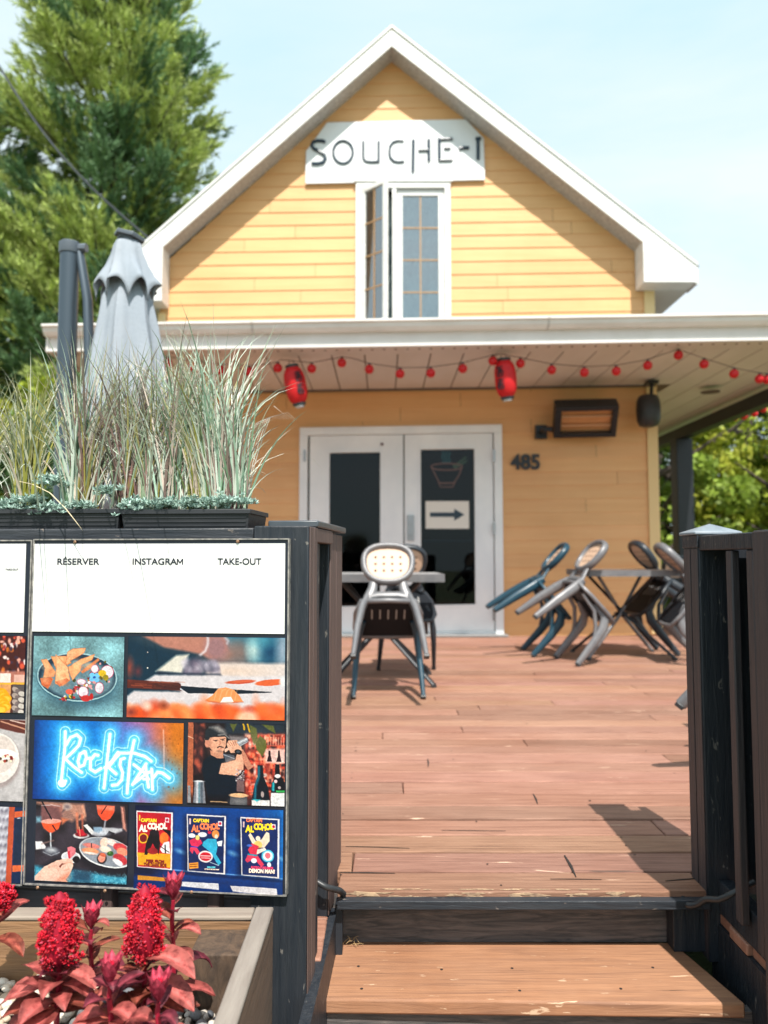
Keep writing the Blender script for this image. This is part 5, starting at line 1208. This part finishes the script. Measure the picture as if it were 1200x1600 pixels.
p.put(np.exp(-(D/120)**2),(30,150,230),.75); p.put(np.exp(-(D/62)**2),(80,205,250),.85); p.put(np.exp(-(D/34)**2),(150,232,252),.7); p.put(np.exp(-((D-34)/4.0)**2),(205,245,255),.85); p.put(np.exp(-((D-26)/6)**2),(40,160,215),.45); p.put(.5-(D-9.5)/4.4,(252,254,255))
p.ell(305,515,30,27,(250,253,255)); p.line([(1000,130),(1005,250),(1010,400)],5,(240,200,190),.8,3)
for i in range(14): p.ell(rng.uniform(1020,1130),rng.uniform(90,630),4,7,(130,60,20),.6)
p.grain(.07,2,3); p.tex=.18; p.build('photo_print',SGN,'blue neon word Rockstar on an orange wall')
# --- picture 4: bartender
p=Pic(293,1130.5,445,1257.5,280,1110,5.4545,(28,20,26))
p.put(np.ones_like(p.X),(28,20,26)); p.poly([(560,190),(900,180),(900,830),(560,830)],(150,50,40),1,8)
for i in range(300):
    x_=rng.uniform(570,900); y_=rng.uniform(200,700); p.ell(x_,y_,rng.uniform(5,20),rng.uniform(5,26),[(255,100,60),(235,75,50),(60,15,22),(30,16,24),(255,180,150),(205,55,40),(255,235,220),(110,25,28),(250,140,100)][rng.integers(9)],.85,0,3)
for yy in (205,300,445,690): p.line([(600,yy),(900,yy-8)],9,(245,110,80),.8,2)
p.poly([(720,320),(900,318),(900,440),(740,440)],(245,215,205),.8,4)
for x_ in (770,850): p.poly([(x_-7,335),(x_+7,335),(x_+10,380),(x_+22,430),(x_-22,430),(x_-10,380)],(35,18,28))
for x_ in range(735,900,22): p.line([(x_,225),(x_,285)],9,(250,170,140),.8,2)
p.poly([(390,100),(900,100),(900,190),(560,200),(390,210)],(32,42,54),1,6); 
p.poly([(72,100),(118,100),(122,800),(72,800)],(175,92,62)); p.line([(72,230),(118,250)],6,(240,200,170),.7); p.poly([(124,100),(220,130),(215,380),(200,540),(130,560)],(62,32,36),1,5)
for i in range(36): p.ell(rng.uniform(128,215),rng.uniform(110,560),rng.uniform(5,16),rng.uniform(6,26),[(120,60,50),(30,16,24),(180,80,60),(90,50,50)][rng.integers(4)],.7,rng.uniform(-40,40),4)
for pts in ([(600,120),(660,150),(670,240),(640,290),(610,220)],[(690,210),(740,250),(745,310),(710,390),(660,330),(650,270)],[(700,115),(800,125),(820,190),(760,160)],[(430,115),(490,115),(460,185)]): p.poly(pts,(88,92,40),.95,2)
for a_ in ([(545,115),(555,160)],[(580,115),(600,180)]): p.line(a_,14,(215,165,25),.9)
p.ell(590,270,120,60,(160,150,150),.25,-30,20)
p.poly([(425,215),(560,225),(560,260),(440,285)],(150,140,140),.8,5)
# body
p.poly([(205,440),(265,385),(340,390),(420,420),(500,600),(495,690),(440,800),(260,800),(225,640),(195,510)],(10,22,36),1,2); p.poly([(375,370),(470,385),(480,420),(400,445)],(75,80,92)); p.line([(380,380),(470,412)],6,(190,190,200),.7)
p.poly([(262,350),(375,350),(378,410),(325,415),(270,385)],(205,140,112)); 
p.poly([(340,545),(365,455),(430,440),(480,425),(500,350),(540,345),(555,420),(550,500),(500,560)],(228,165,135)); p.poly([(545,330),(630,480),(590,510),(548,440),(530,350)],(195,125,100)); p.ell(440,470,60,35,(245,190,160),.6,-30,12)
p.poly([(215,250),(265,235),(400,225),(400,300),(378,350),(330,372),(285,355),(258,320),(235,315)],(222,160,130)); p.ell(238,290,20,32,(215,140,115)); p.ell(262,290,16,50,(170,105,85),.5,0,10)
p.line([(290,262),(330,258)],5,(60,30,30),.9); p.line([(352,250),(392,242)],5,(60,30,30),.9); p.ell(312,266,11,5,(25,25,30)); p.ell(372,256,11,5,(25,25,30)); p.line([(348,262),(352,290),(342,298)],6,(170,100,80),.9,2); p.line([(325,322),(345,312),(375,318)],9,(45,30,34),1); p.line([(335,334),(365,330)],5,(190,90,85),.9); p.ell(345,352,26,10,(120,85,75),.5)
p.poly([(218,262),(220,180),(260,140),(330,135),(380,165),(400,205),(428,238),(415,246),(385,222),(320,230),(262,238),(248,262)],(32,36,44)); p.poly([(255,150),(330,132),(385,170),(400,205),(340,190),(290,160)],(150,142,138),.85,6); p.line([(330,215),(385,205),(425,238)],9,(165,155,150),.8,2)
p.poly([(405,290),(420,260),(490,255),(525,290),(540,345),(500,362),(440,365),(420,330)],(232,172,142)); 
for k in range(4): p.line([(418+k*18,275-k*5),(440+k*16,305-k*3)],5,(150,85,70),.8)
p.poly([(385,335),(440,310),(445,325),(392,362)],(235,180,155)); p.poly([(488,270),(575,230),(592,262),(520,308)],(170,172,178)); p.line([(500,278),(580,243)],6,(240,240,245),.9); p.line([(510,296),(588,258)],6,(90,90,100),.8); p.ell(505,355,32,22,(18,18,24),1,15); p.ell(505,353,16,11,(60,65,75))
# counter items
p.poly([(70,735),(900,735),(900,830),(70,830)],(18,14,20),.7,10)
p.poly([(135,615),(215,615),(232,800),(125,800)],(120,120,128)); p.line([(160,620),(158,795)],14,(235,235,240),.9,4); p.line([(195,625),(200,795)],9,(40,60,75),.9,4); p.line([(175,620),(176,795)],6,(60,150,170),.7,3); p.ell(172,614,44,7,(210,210,215)); p.poly([(76,655),(98,655),(105,800),(76,800)],(140,138,142)); p.line([(275,783),(415,785)],8,(190,150,110),.9)
p.poly([(440,735),(585,735),(585,812),(440,812)],(70,70,75)); p.ell(512,775,60,25,(150,145,145),.6,0,8); p.ell(512,724,80,18,(225,175,130)); p.poly([(495,590),(555,590),(560,695),(495,690)],(120,90,90),.9); 
for i in range(50): p.ell(rng.uniform(485,560),rng.uniform(505,600),6,6,[(215,205,205),(90,70,80),(165,140,145)][rng.integers(3)],.8)
p.poly([(670,460),(715,460),(722,560),(765,660),(775,760),(625,760),(640,660),(672,560)],(14,22,32)); p.line([(682,480),(680,560),(655,640),(650,740)],14,(30,140,165),.85,4); p.ell(713,710,14,26,(200,175,170),.8); p.poly([(625,760),(775,758),(775,815),(625,815)],(228,222,220)); p.poly([(625,750),(700,752),(665,775)],(50,180,190),.9)
p.poly([(820,450),(855,450),(860,540),(900,600),(900,700),(785,700),(790,610),(815,560)],(14,16,26)); p.line([(805,610),(805,670)],18,(40,190,200),.9,3); p.ell(840,550,26,16,(235,225,225)); p.poly([(785,695),(900,692),(900,818),(785,818)],(225,222,222)); p.poly([(828,672),(900,670),(900,688),(828,688)],(50,165,80)); p.ell(825,595,14,14,(230,190,190)); p.ell(855,648,12,12,(190,170,170))
p.grain(.16,1.5,5); p.build('photo_print',SGN,'bartender in a cap shaking a drink at a red lit bar')
# --- picture 5: dinner table
p=Pic(55,1254.5,199,1379,40,1240,6.667,(44,38,46))
p.c*=(.6+.8*vnoise(p.X,p.Y,120,8))[...,None]
p.poly([(100,95),(600,110),(620,280),(560,230),(480,300),(380,260),(330,150),(100,120)],(185,130,110),.95,6)
for i in range(6): p.line([(430+rng.normal(0,8),145),(400-i*10,150+i*16),(440+i*14,160+i*22)],5,(95,75,80),.8,3)
p.ell(425,140,45,36,(200,180,170),.9,0,5); p.ell(425,140,28,22,(110,90,95),.8,0,4); p.line([(590,130),(615,230),(560,270)],20,(240,165,130),.9,4); p.line([(530,210),(545,410)],22,(235,130,95),.9,4); p.line([(585,225),(598,400)],14,(220,110,80),.9,4)
p.ell(580,440,84,30,(215,212,212)); p.ell(580,428,66,24,(120,25,35)); p.poly([(530,380),(590,370),(630,430),(560,448)],(185,30,45)); p.line([(555,350),(570,445)],8,(235,150,120),.9)
p.poly([(600,330),(640,318),(720,395),(690,425)],(225,222,220)); p.poly([(730,350),(900,345),(1000,350),(1005,375),(930,405),(870,385),(850,420),(760,450),(690,425)],(200,200,205),.95,3); p.poly([(705,345),(790,340),(805,380),(760,405),(710,390)],(130,160,185),.95,3); p.poly([(870,380),(930,400),(870,440),(830,430)],(25,22,30))
p.poly([(985,120),(1020,125),(1045,375),(1010,350)],(225,150,130),.9,3); p.line([(1010,120),(1035,300)],6,(90,40,40),.8)
def wine(cx,y0,y1,rx,liq,stem,foot):
    p.poly([(cx-rx,y0),(cx+rx,y0),(cx+rx*1.02,(y0+y1)/2),(cx+rx*.7,y1-45),(cx+10,y1),(cx-10,y1),(cx-rx*.7,y1-45),(cx-rx*1.02,(y0+y1)/2)],(150,90,85),.65,3)
    p.poly([(cx-rx*1.0,liq),(cx+rx*1.0,liq-10),(cx+rx*.72,y1-50),(cx+10,y1-5),(cx-10,y1-5),(cx-rx*.72,y1-50)],(245,85,45),1,2); p.ell(cx,liq,rx,26,(235,165,150),.9,-4)
    p.line([(cx,y1),(cx+4,stem)],14,(190,195,200),.9,2); p.line([(cx-2,y1),(cx+2,stem)],4,(240,245,250),.9,2); p.ell(cx+10,foot,86,44,(95,100,112),.7,0,4); p.ell(cx+10,foot-12,42,24,(225,228,232),.85,0,6); p.line([(cx-75,foot+10),(cx+10,foot+46),(cx+95,foot+8)],4,(215,220,225),.8,2)
wine(262,125,425,108,300,575,615); p.line([(160,95),(262,275)],15,(25,22,30)); p.line([(280,345),(310,390)],15,(60,20,30)); p.line([(158,140),(260,128),(350,140)],5,(225,215,215),.8,2)
p.poly([(735,115),(918,118),(915,190),(880,250),(830,278),(790,262),(750,210)],(240,80,48)); p.poly([(735,115),(918,118),(918,165),(738,160)],(235,135,110),.7,4); p.line([(835,125),(785,200)],11,(70,20,30)); p.line([(828,275),(812,400)],14,(190,190,200),.9,3); p.ell(810,408,52,22,(200,205,215),.7,0,6)
p.poly([(100,520),(170,512),(215,570),(205,592),(110,602)],(232,228,228),1,2); p.line([(170,540),(290,500)],10,(170,130,120),.8,3); p.poly([(100,260),(150,255),(160,310),(105,320)],(130,190,210),.8,5); p.poly([(370,260),(440,275),(375,330)],(230,120,80),.9,4)
p.poly([(100,770),(1070,850),(1070,925),(100,925)],(60,150,178),1,6); p.put(((vnoise(p.X,p.Y,14,4)>.62)&(p.Y>800)).astype(float),(120,200,215),.5); p.poly([(500,790),(700,810),(700,925),(490,925)],(35,60,85),.8,10); p.poly([(160,780),(300,700),(480,700),(480,800),(250,800)],(20,22,34),.9,8)
p.ell(850,640,330,190,(26,24,34),.95,12,8); p.ell(850,605,292,150,(228,228,228),1,12); p.ell(850,600,280,140,(140,146,156),1,12); 
for cx,cy,rx,ry,an,c in ((690,540,88,26,8,(220,120,110)),(680,595,90,32,6,(245,150,105)),(680,618,70,10,6,(245,225,215)),(820,500,40,50,20,(250,200,180)),(900,500,55,30,20,(250,215,205)),(835,570,60,34,10,(245,220,200)),(985,545,70,42,10,(205,60,65)),(1010,590,60,40,20,(245,140,110)),(990,670,80,50,30,(190,50,58)),(965,700,60,26,30,(240,235,235)),(800,670,50,56,15,(25,25,32)),(800,665,38,44,15,(240,150,125)),(810,630,34,20,15,(215,100,70))): p.ell(cx,cy,rx,ry,c,1,an,1.6); p.line([(cx-rx*.6,cy-ry*.3),(cx+rx*.6,cy-ry*.2)],4,tuple(min(255,v+30) for v in c),.6,2)
p.line([(690,515),(692,560)],9,(20,20,28)); p.ell(886,614,34,26,(52,92,42)); p.ell(878,606,10,8,(90,140,70))
p.ell(478,668,100,62,(236,236,236)); p.ell(478,662,80,46,(205,205,210)); p.ell(535,690,38,36,(22,16,24)); 
p.poly([(440,570),(480,556),(525,575),(525,625),(465,690),(445,640)],(228,120,130)); p.poly([(440,610),(468,600),(475,680),(455,685)],(205,40,60),.9)
p.poly([(105,925),(110,880),(200,780),(330,710),(440,680),(500,700),(505,760),(470,850),(430,900),(450,925)],(246,196,174)); p.poly([(330,925),(400,860),(470,820),(470,870),(440,925)],(225,130,100),.8,8); p.poly([(355,765),(385,735),(425,738),(390,752),(368,785)],(120,50,40)); p.line([(250,780),(330,760),(350,800)],5,(215,150,125),.7,4); p.line([(400,740),(470,720),(500,735)],5,(205,135,110),.8,3); p.line([(420,810),(460,790)],5,(205,135,110),.8,3)
p.grain(.12,1.6,2); p.build('photo_print',SGN,'hand, spritz glasses and a plate of sushi')
# --- picture 6: comic racks
p=Pic(210,1262,442,1393.5,200,1250,4.615,(12,62,135),warp=.2)
p.put(np.clip((330-p.X)/160,0,1),(8,20,55)); p.put(np.clip((p.X-900)/200,0,1),(20,110,190),.7); p.poly([(325,262),(1115,268),(1115,300),(325,300)],(40,130,205),.5,16); p.put(np.clip((p.Y-545)/40,0,1),(10,45,105),.9); p.line([(320,515),(1112,545)],7,(120,175,230),.9,2); p.line([(320,535),(1112,565)],14,(6,22,60),.8,5)
for x_,y_ in ((380,380),(1095,400),(830,300),(760,380)): p.ell(x_,y_,18,8,(160,220,250),.8,20,8)
cov=[(58,98,320,515,(190,22,40)),(428,110,705,530,(22,40,88)),(815,118,1088,542,(24,42,95))]
for i,(x0,y0,x1,y1,c) in enumerate(cov):
    p.poly([(x0-22,y0+14),(x1,y0),(x1,y1+10),(x0-20,y1)],(6,14,40),.7,10); p.poly([(x0-3,y0-3),(x1+3,y0+2),(x1+3,y1+3),(x0+10,y1-10)],(235,225,225)); p.poly([(x0+4,y0+6),(x1-9,y0+10),(x1-9,y1-6),(x0+16,y1-14)],c)
    p.poly([(x1-52,y0+40),(x1-24,y0+42),(x1-24,y0+76),(x1-52,y0+74)],(240,225,230)); p.ell(x1-38,y0+58,10,11,(190,20,60)); p.poly([(x0+16,y0+28),(x0+27,y0+28),(x0+27,y0+70),(x0+16,y0+70)],(225,190,190) if i else (225,180,60))
# cover 1
p.poly([(68,400),(312,400),(312,502),(78,490)],(240,165,30),1,2); p.ell(110,295,36,38,(235,175,40)); p.ell(110,295,27,29,(110,20,25)); p.poly([(120,415),(130,330),(160,250),(205,240),(225,260),(235,330),(225,410),(180,330),(140,415)],(18,14,22)); p.ell(190,250,34,22,(30,22,30)); p.ell(262,290,32,44,(235,110,40)); p.poly([(262,320),(300,310),(308,400),(250,395),(235,370)],(240,235,235)); p.line([(230,345),(300,390)],6,(60,20,25)); p.poly([(240,220),(310,230),(312,290),(290,260)],(25,14,22)); p.ell(180,385,40,24,(150,30,35),.9); p.line([(270,340),(275,395)],10,(30,20,30)); p.poly([(75,565),(280,575),(275,600),(75,598)],(215,140,40),.95)
# cover 2
p.ell(465,262,26,15,(235,235,240)); p.ell(540,252,32,18,(235,235,240)); p.poly([(445,300),(480,280),(530,290),(540,315),(505,345),(460,335)],(215,45,85)); p.ell(505,275,15,18,(240,215,120)); p.poly([(455,345),(500,345),(525,385),(505,400),(480,365),(470,395),(450,370)],(225,60,90)); p.line([(458,342),(505,345)],8,(40,60,160))
p.poly([(580,280),(640,280),(650,340),(640,390),(680,450),(660,470),(620,410),(590,370),(540,330),(548,305)],(50,170,205)); p.ell(635,245,26,30,(225,140,70)); p.ell(640,262,12,15,(245,205,175)); p.poly([(645,300),(685,290),(680,330),(655,330)],(235,235,235)); p.ell(592,235,14,11,(200,30,60)); 
p.ell(565,410,52,42,(240,225,225)); p.ell(565,410,42,32,(200,30,45)); p.line([(530,405),(600,405)],7,(250,225,225),.8); p.line([(535,420),(596,420)],6,(250,225,225),.7); p.poly([(445,462),(512,452),(516,495),(450,503)],(240,150,50)); p.line([(455,472),(506,466)],5,(90,30,30)); p.line([(455,488),(506,482)],5,(90,30,30)); p.line([(600,450),(660,470)],5,(215,235,245),.8)
# cover 3
p.poly([(870,245),(885,225),(925,285),(965,270),(1000,215),(1020,225),(1022,280),(985,330),(915,330)],(248,215,190)); p.ell(940,265,16,18,(250,225,200)); p.ell(940,310,30,28,(240,190,60),.6); p.poly([(895,300),(945,320),(935,380),(885,380),(870,350)],(215,50,75)); p.poly([(870,380),(935,385),(985,450),(965,470),(915,410),(865,440),(850,425)],(220,60,90)); p.line([(872,382),(930,388)],10,(30,140,160)); p.poly([(935,345),(990,330),(1000,345),(930,380)],(250,225,210)); p.ell(912,425,20,18,(235,235,240)); p.ell(1010,388,44,44,(80,190,215)); p.ell(1010,388,34,34,(225,240,240)); p.ell(1010,385,20,22,(220,110,120)); p.ell(1020,450,14,18,(235,240,245)); p.ell(880,318,20,9,(70,110,200),.9)
# stacks of paper on the ledge
p.poly([(400,598),(660,600),(665,645),(395,630)],(225,222,225)); p.poly([(745,612),(1075,618),(1080,668),(765,652)],(228,220,222))
for k in range(4): p.line([(402,605+k*9),(660,610+k*9)],2,(140,140,150),.6); p.line([(760,622+k*9),(1076,628+k*9)],2,(140,140,150),.6)
p.grain(.08,1.6,6); p.tex=.18; P6=p.build('photo_print',SGN,'three comic covers on a blue rack')
def im(n,c): return mat(n,tuple(lin(c)),.4)
yel=im('print_yellow',(245,205,40)); cr=im('print_cream',(250,225,205)); orr=im('print_orange',(240,120,75)); cy=im('print_teal',(90,190,205)); pk=im('print_pink',(225,60,100)); bk=im('print_dark_red',(120,15,25))
def cl(s_,x,y,h,m,sx=1,rot=0,bold=.0004,shear=0): return lbl(SGN,s_,200+x/4.615,1250+y/4.615,h/4.615,m,bold=bold,sx=sx,rot=rot,par=P6,b=SB-.0018,shear=shear)
for i,(xc,xa,ya,c1,c2) in enumerate(((150,180,158,yel,cr),(527,558,160,yel,orr),(910,948,158,orr,yel))):
    cl('CAPTAIN',xc,ya,22,c1,sx=.86); 
    for k,ch in enumerate('ALCOHOL'):
        cl(ch,xa-82+k*28.5+(0 if k<1 else 0),ya+(62 if k in(0,1) else 52)+(6 if k in(0,1) else 4*math.sin(k*1.9))+(4 if i==2 else 0),44 if k in(0,) else 38,c2,sx=.80,rot=0,bold=.0009)
cl('DEMON MAN!',965,526,25,cr,sx=.80); cl('BATTLE AT BIG DELTA',965,497,15,pk,sx=.72,shear=.3); cl('2 IN A ROW',600,490,9,cy,sx=.8); cl('BATTLE OF THE BLACK NIGHT',605,504,7,cr,sx=.75,bold=.0001)
cl('BEER FROM',195,452,20,bk,sx=.9); cl('THE DARK SIDE',195,478,21,bk,sx=.78)
# --- second sign panel at the left edge
SG2=panel('second photo sign with tiny TAKE-OUT heading, cut by the left photo edge',-330,43,844,1382)
rectpart(SG2,'white_header',-322,850,38.5,986.5,hdr)
lbl(SG2,'TAKE-OUT',18.5,891,2.9,mat('print_grey',(.12,.12,.13),.5),sx=1.1,bold=.0001)
mb=MB(); o=SG2['o']
for k in range(19):
    a0,z=FP(-60,902+k*3.6,SB-.0016); a1,_=FP(30,900,SB-.0016); mb.box(a0-o[0],a1-o[0],SB-.0014,SB-.0011,z-o[2]-.0004,z-o[2])
mb.build('ruled_lines',mat('pale_grey_print',(.55,.55,.56),.5),SG2)
p=Pic(-60,993.5,38.5,1113,0,840,2.807,(70,25,25),1.1)
for i in range(110): p.ell(rng.uniform(-170,110),rng.uniform(430,600),rng.uniform(4,10),rng.uniform(5,14),[(230,90,60),(250,180,160),(150,40,40),(40,20,30),(210,110,40),(245,225,220),(60,40,60)][rng.integers(7)],.9,0,2)
p.poly([(-170,585),(110,585),(110,640),(-170,640)],(205,130,110),.8,4); p.poly([(0,595),(48,595),(48,640),(0,640)],(238,215,205)); p.poly([(62,600),(108,600),(108,640),(62,640)],(225,175,160)); p.poly([(-170,640),(110,636),(110,780),(-170,780)],(75,40,35),.9,3)
p.poly([(0,637),(50,637),(50,775),(0,775)],(215,150,90)); p.line([(-6,640),(52,640)],9,(225,170,60)); p.line([(56,638),(110,638)],9,(225,170,60)); 
for k in range(7): p.ell(10+k%3*9,680+k*12,26,20,(250,165,20),1,0,1.5); p.ell(12+k%3*9,682+k*12,17,12,(255,200,70),.8)
p.poly([(58,645),(108,645),(108,775),(62,775)],(90,80,80)); 
for k in range(12): p.ell(70+k%3*14,665+k*9,15,11,[(180,160,150),(110,95,95),(215,205,195)][k%3],.9,20)
p.build('photo_print',SG2,'jars of dried citrus at a bar')
p=Pic(-60,1123.5,38.5,1251,0,840,2.807,(190,184,184),1.1)
p.c*=(.9+.15*vnoise(p.X,p.Y,30,3))[...,None]; p.poly([(-170,790),(110,800),(110,858),(60,850),(-170,800)],(95,45,40),1,2); p.line([(0,805),(110,838)],6,(220,160,130),.8); p.line([(40,800),(110,815)],5,(235,205,190),.8)
p.ell(-20,980,110,120,(165,150,148),1,0,5); p.ell(-22,968,106,112,(232,222,215)); p.ell(-20,950,90,85,(215,200,192)); p.ell(-5,950,80,24,(245,240,236)); 
for i in range(40): p.ell(rng.uniform(-60,55),rng.uniform(952,985),7,6,[(120,30,30),(80,50,30),(235,225,200),(170,60,50),(90,110,50)][rng.integers(5)],.95)
p.build('photo_print',SG2,'filled bun in a round dish')
p=Pic(-60,1260,38,1378.5,0,840,2.807,(30,46,78),1.1)
p.poly([(-170,1170),(40,1170),(34,1520),(-170,1520)],(165,160,170))
for i in range(9):
    for j in range(7): p.ell(-90+j*18+(i%2)*9,1185+i*38,8,13,(220,220,228),.7,35,3); p.ell(-84+j*18+(i%2)*9,1195+i*38,6,9,(105,100,115),.7,35,3)
p.poly([(36,1170),(60,1170),(54,1520),(30,1520)],(190,80,50)); p.poly([(60,1200),(110,1192),(110,1218),(60,1225)],(215,95,55)); p.poly([(58,1435),(110,1430),(110,1458),(58,1462)],(225,105,60)); p.ell(80,1228,8,3,(235,235,240)); p.poly([(64,1230),(110,1225),(110,1430),(62,1432)],(28,42,66),.9)
p.build('photo_print',SG2,'patterned metal and orange bars')
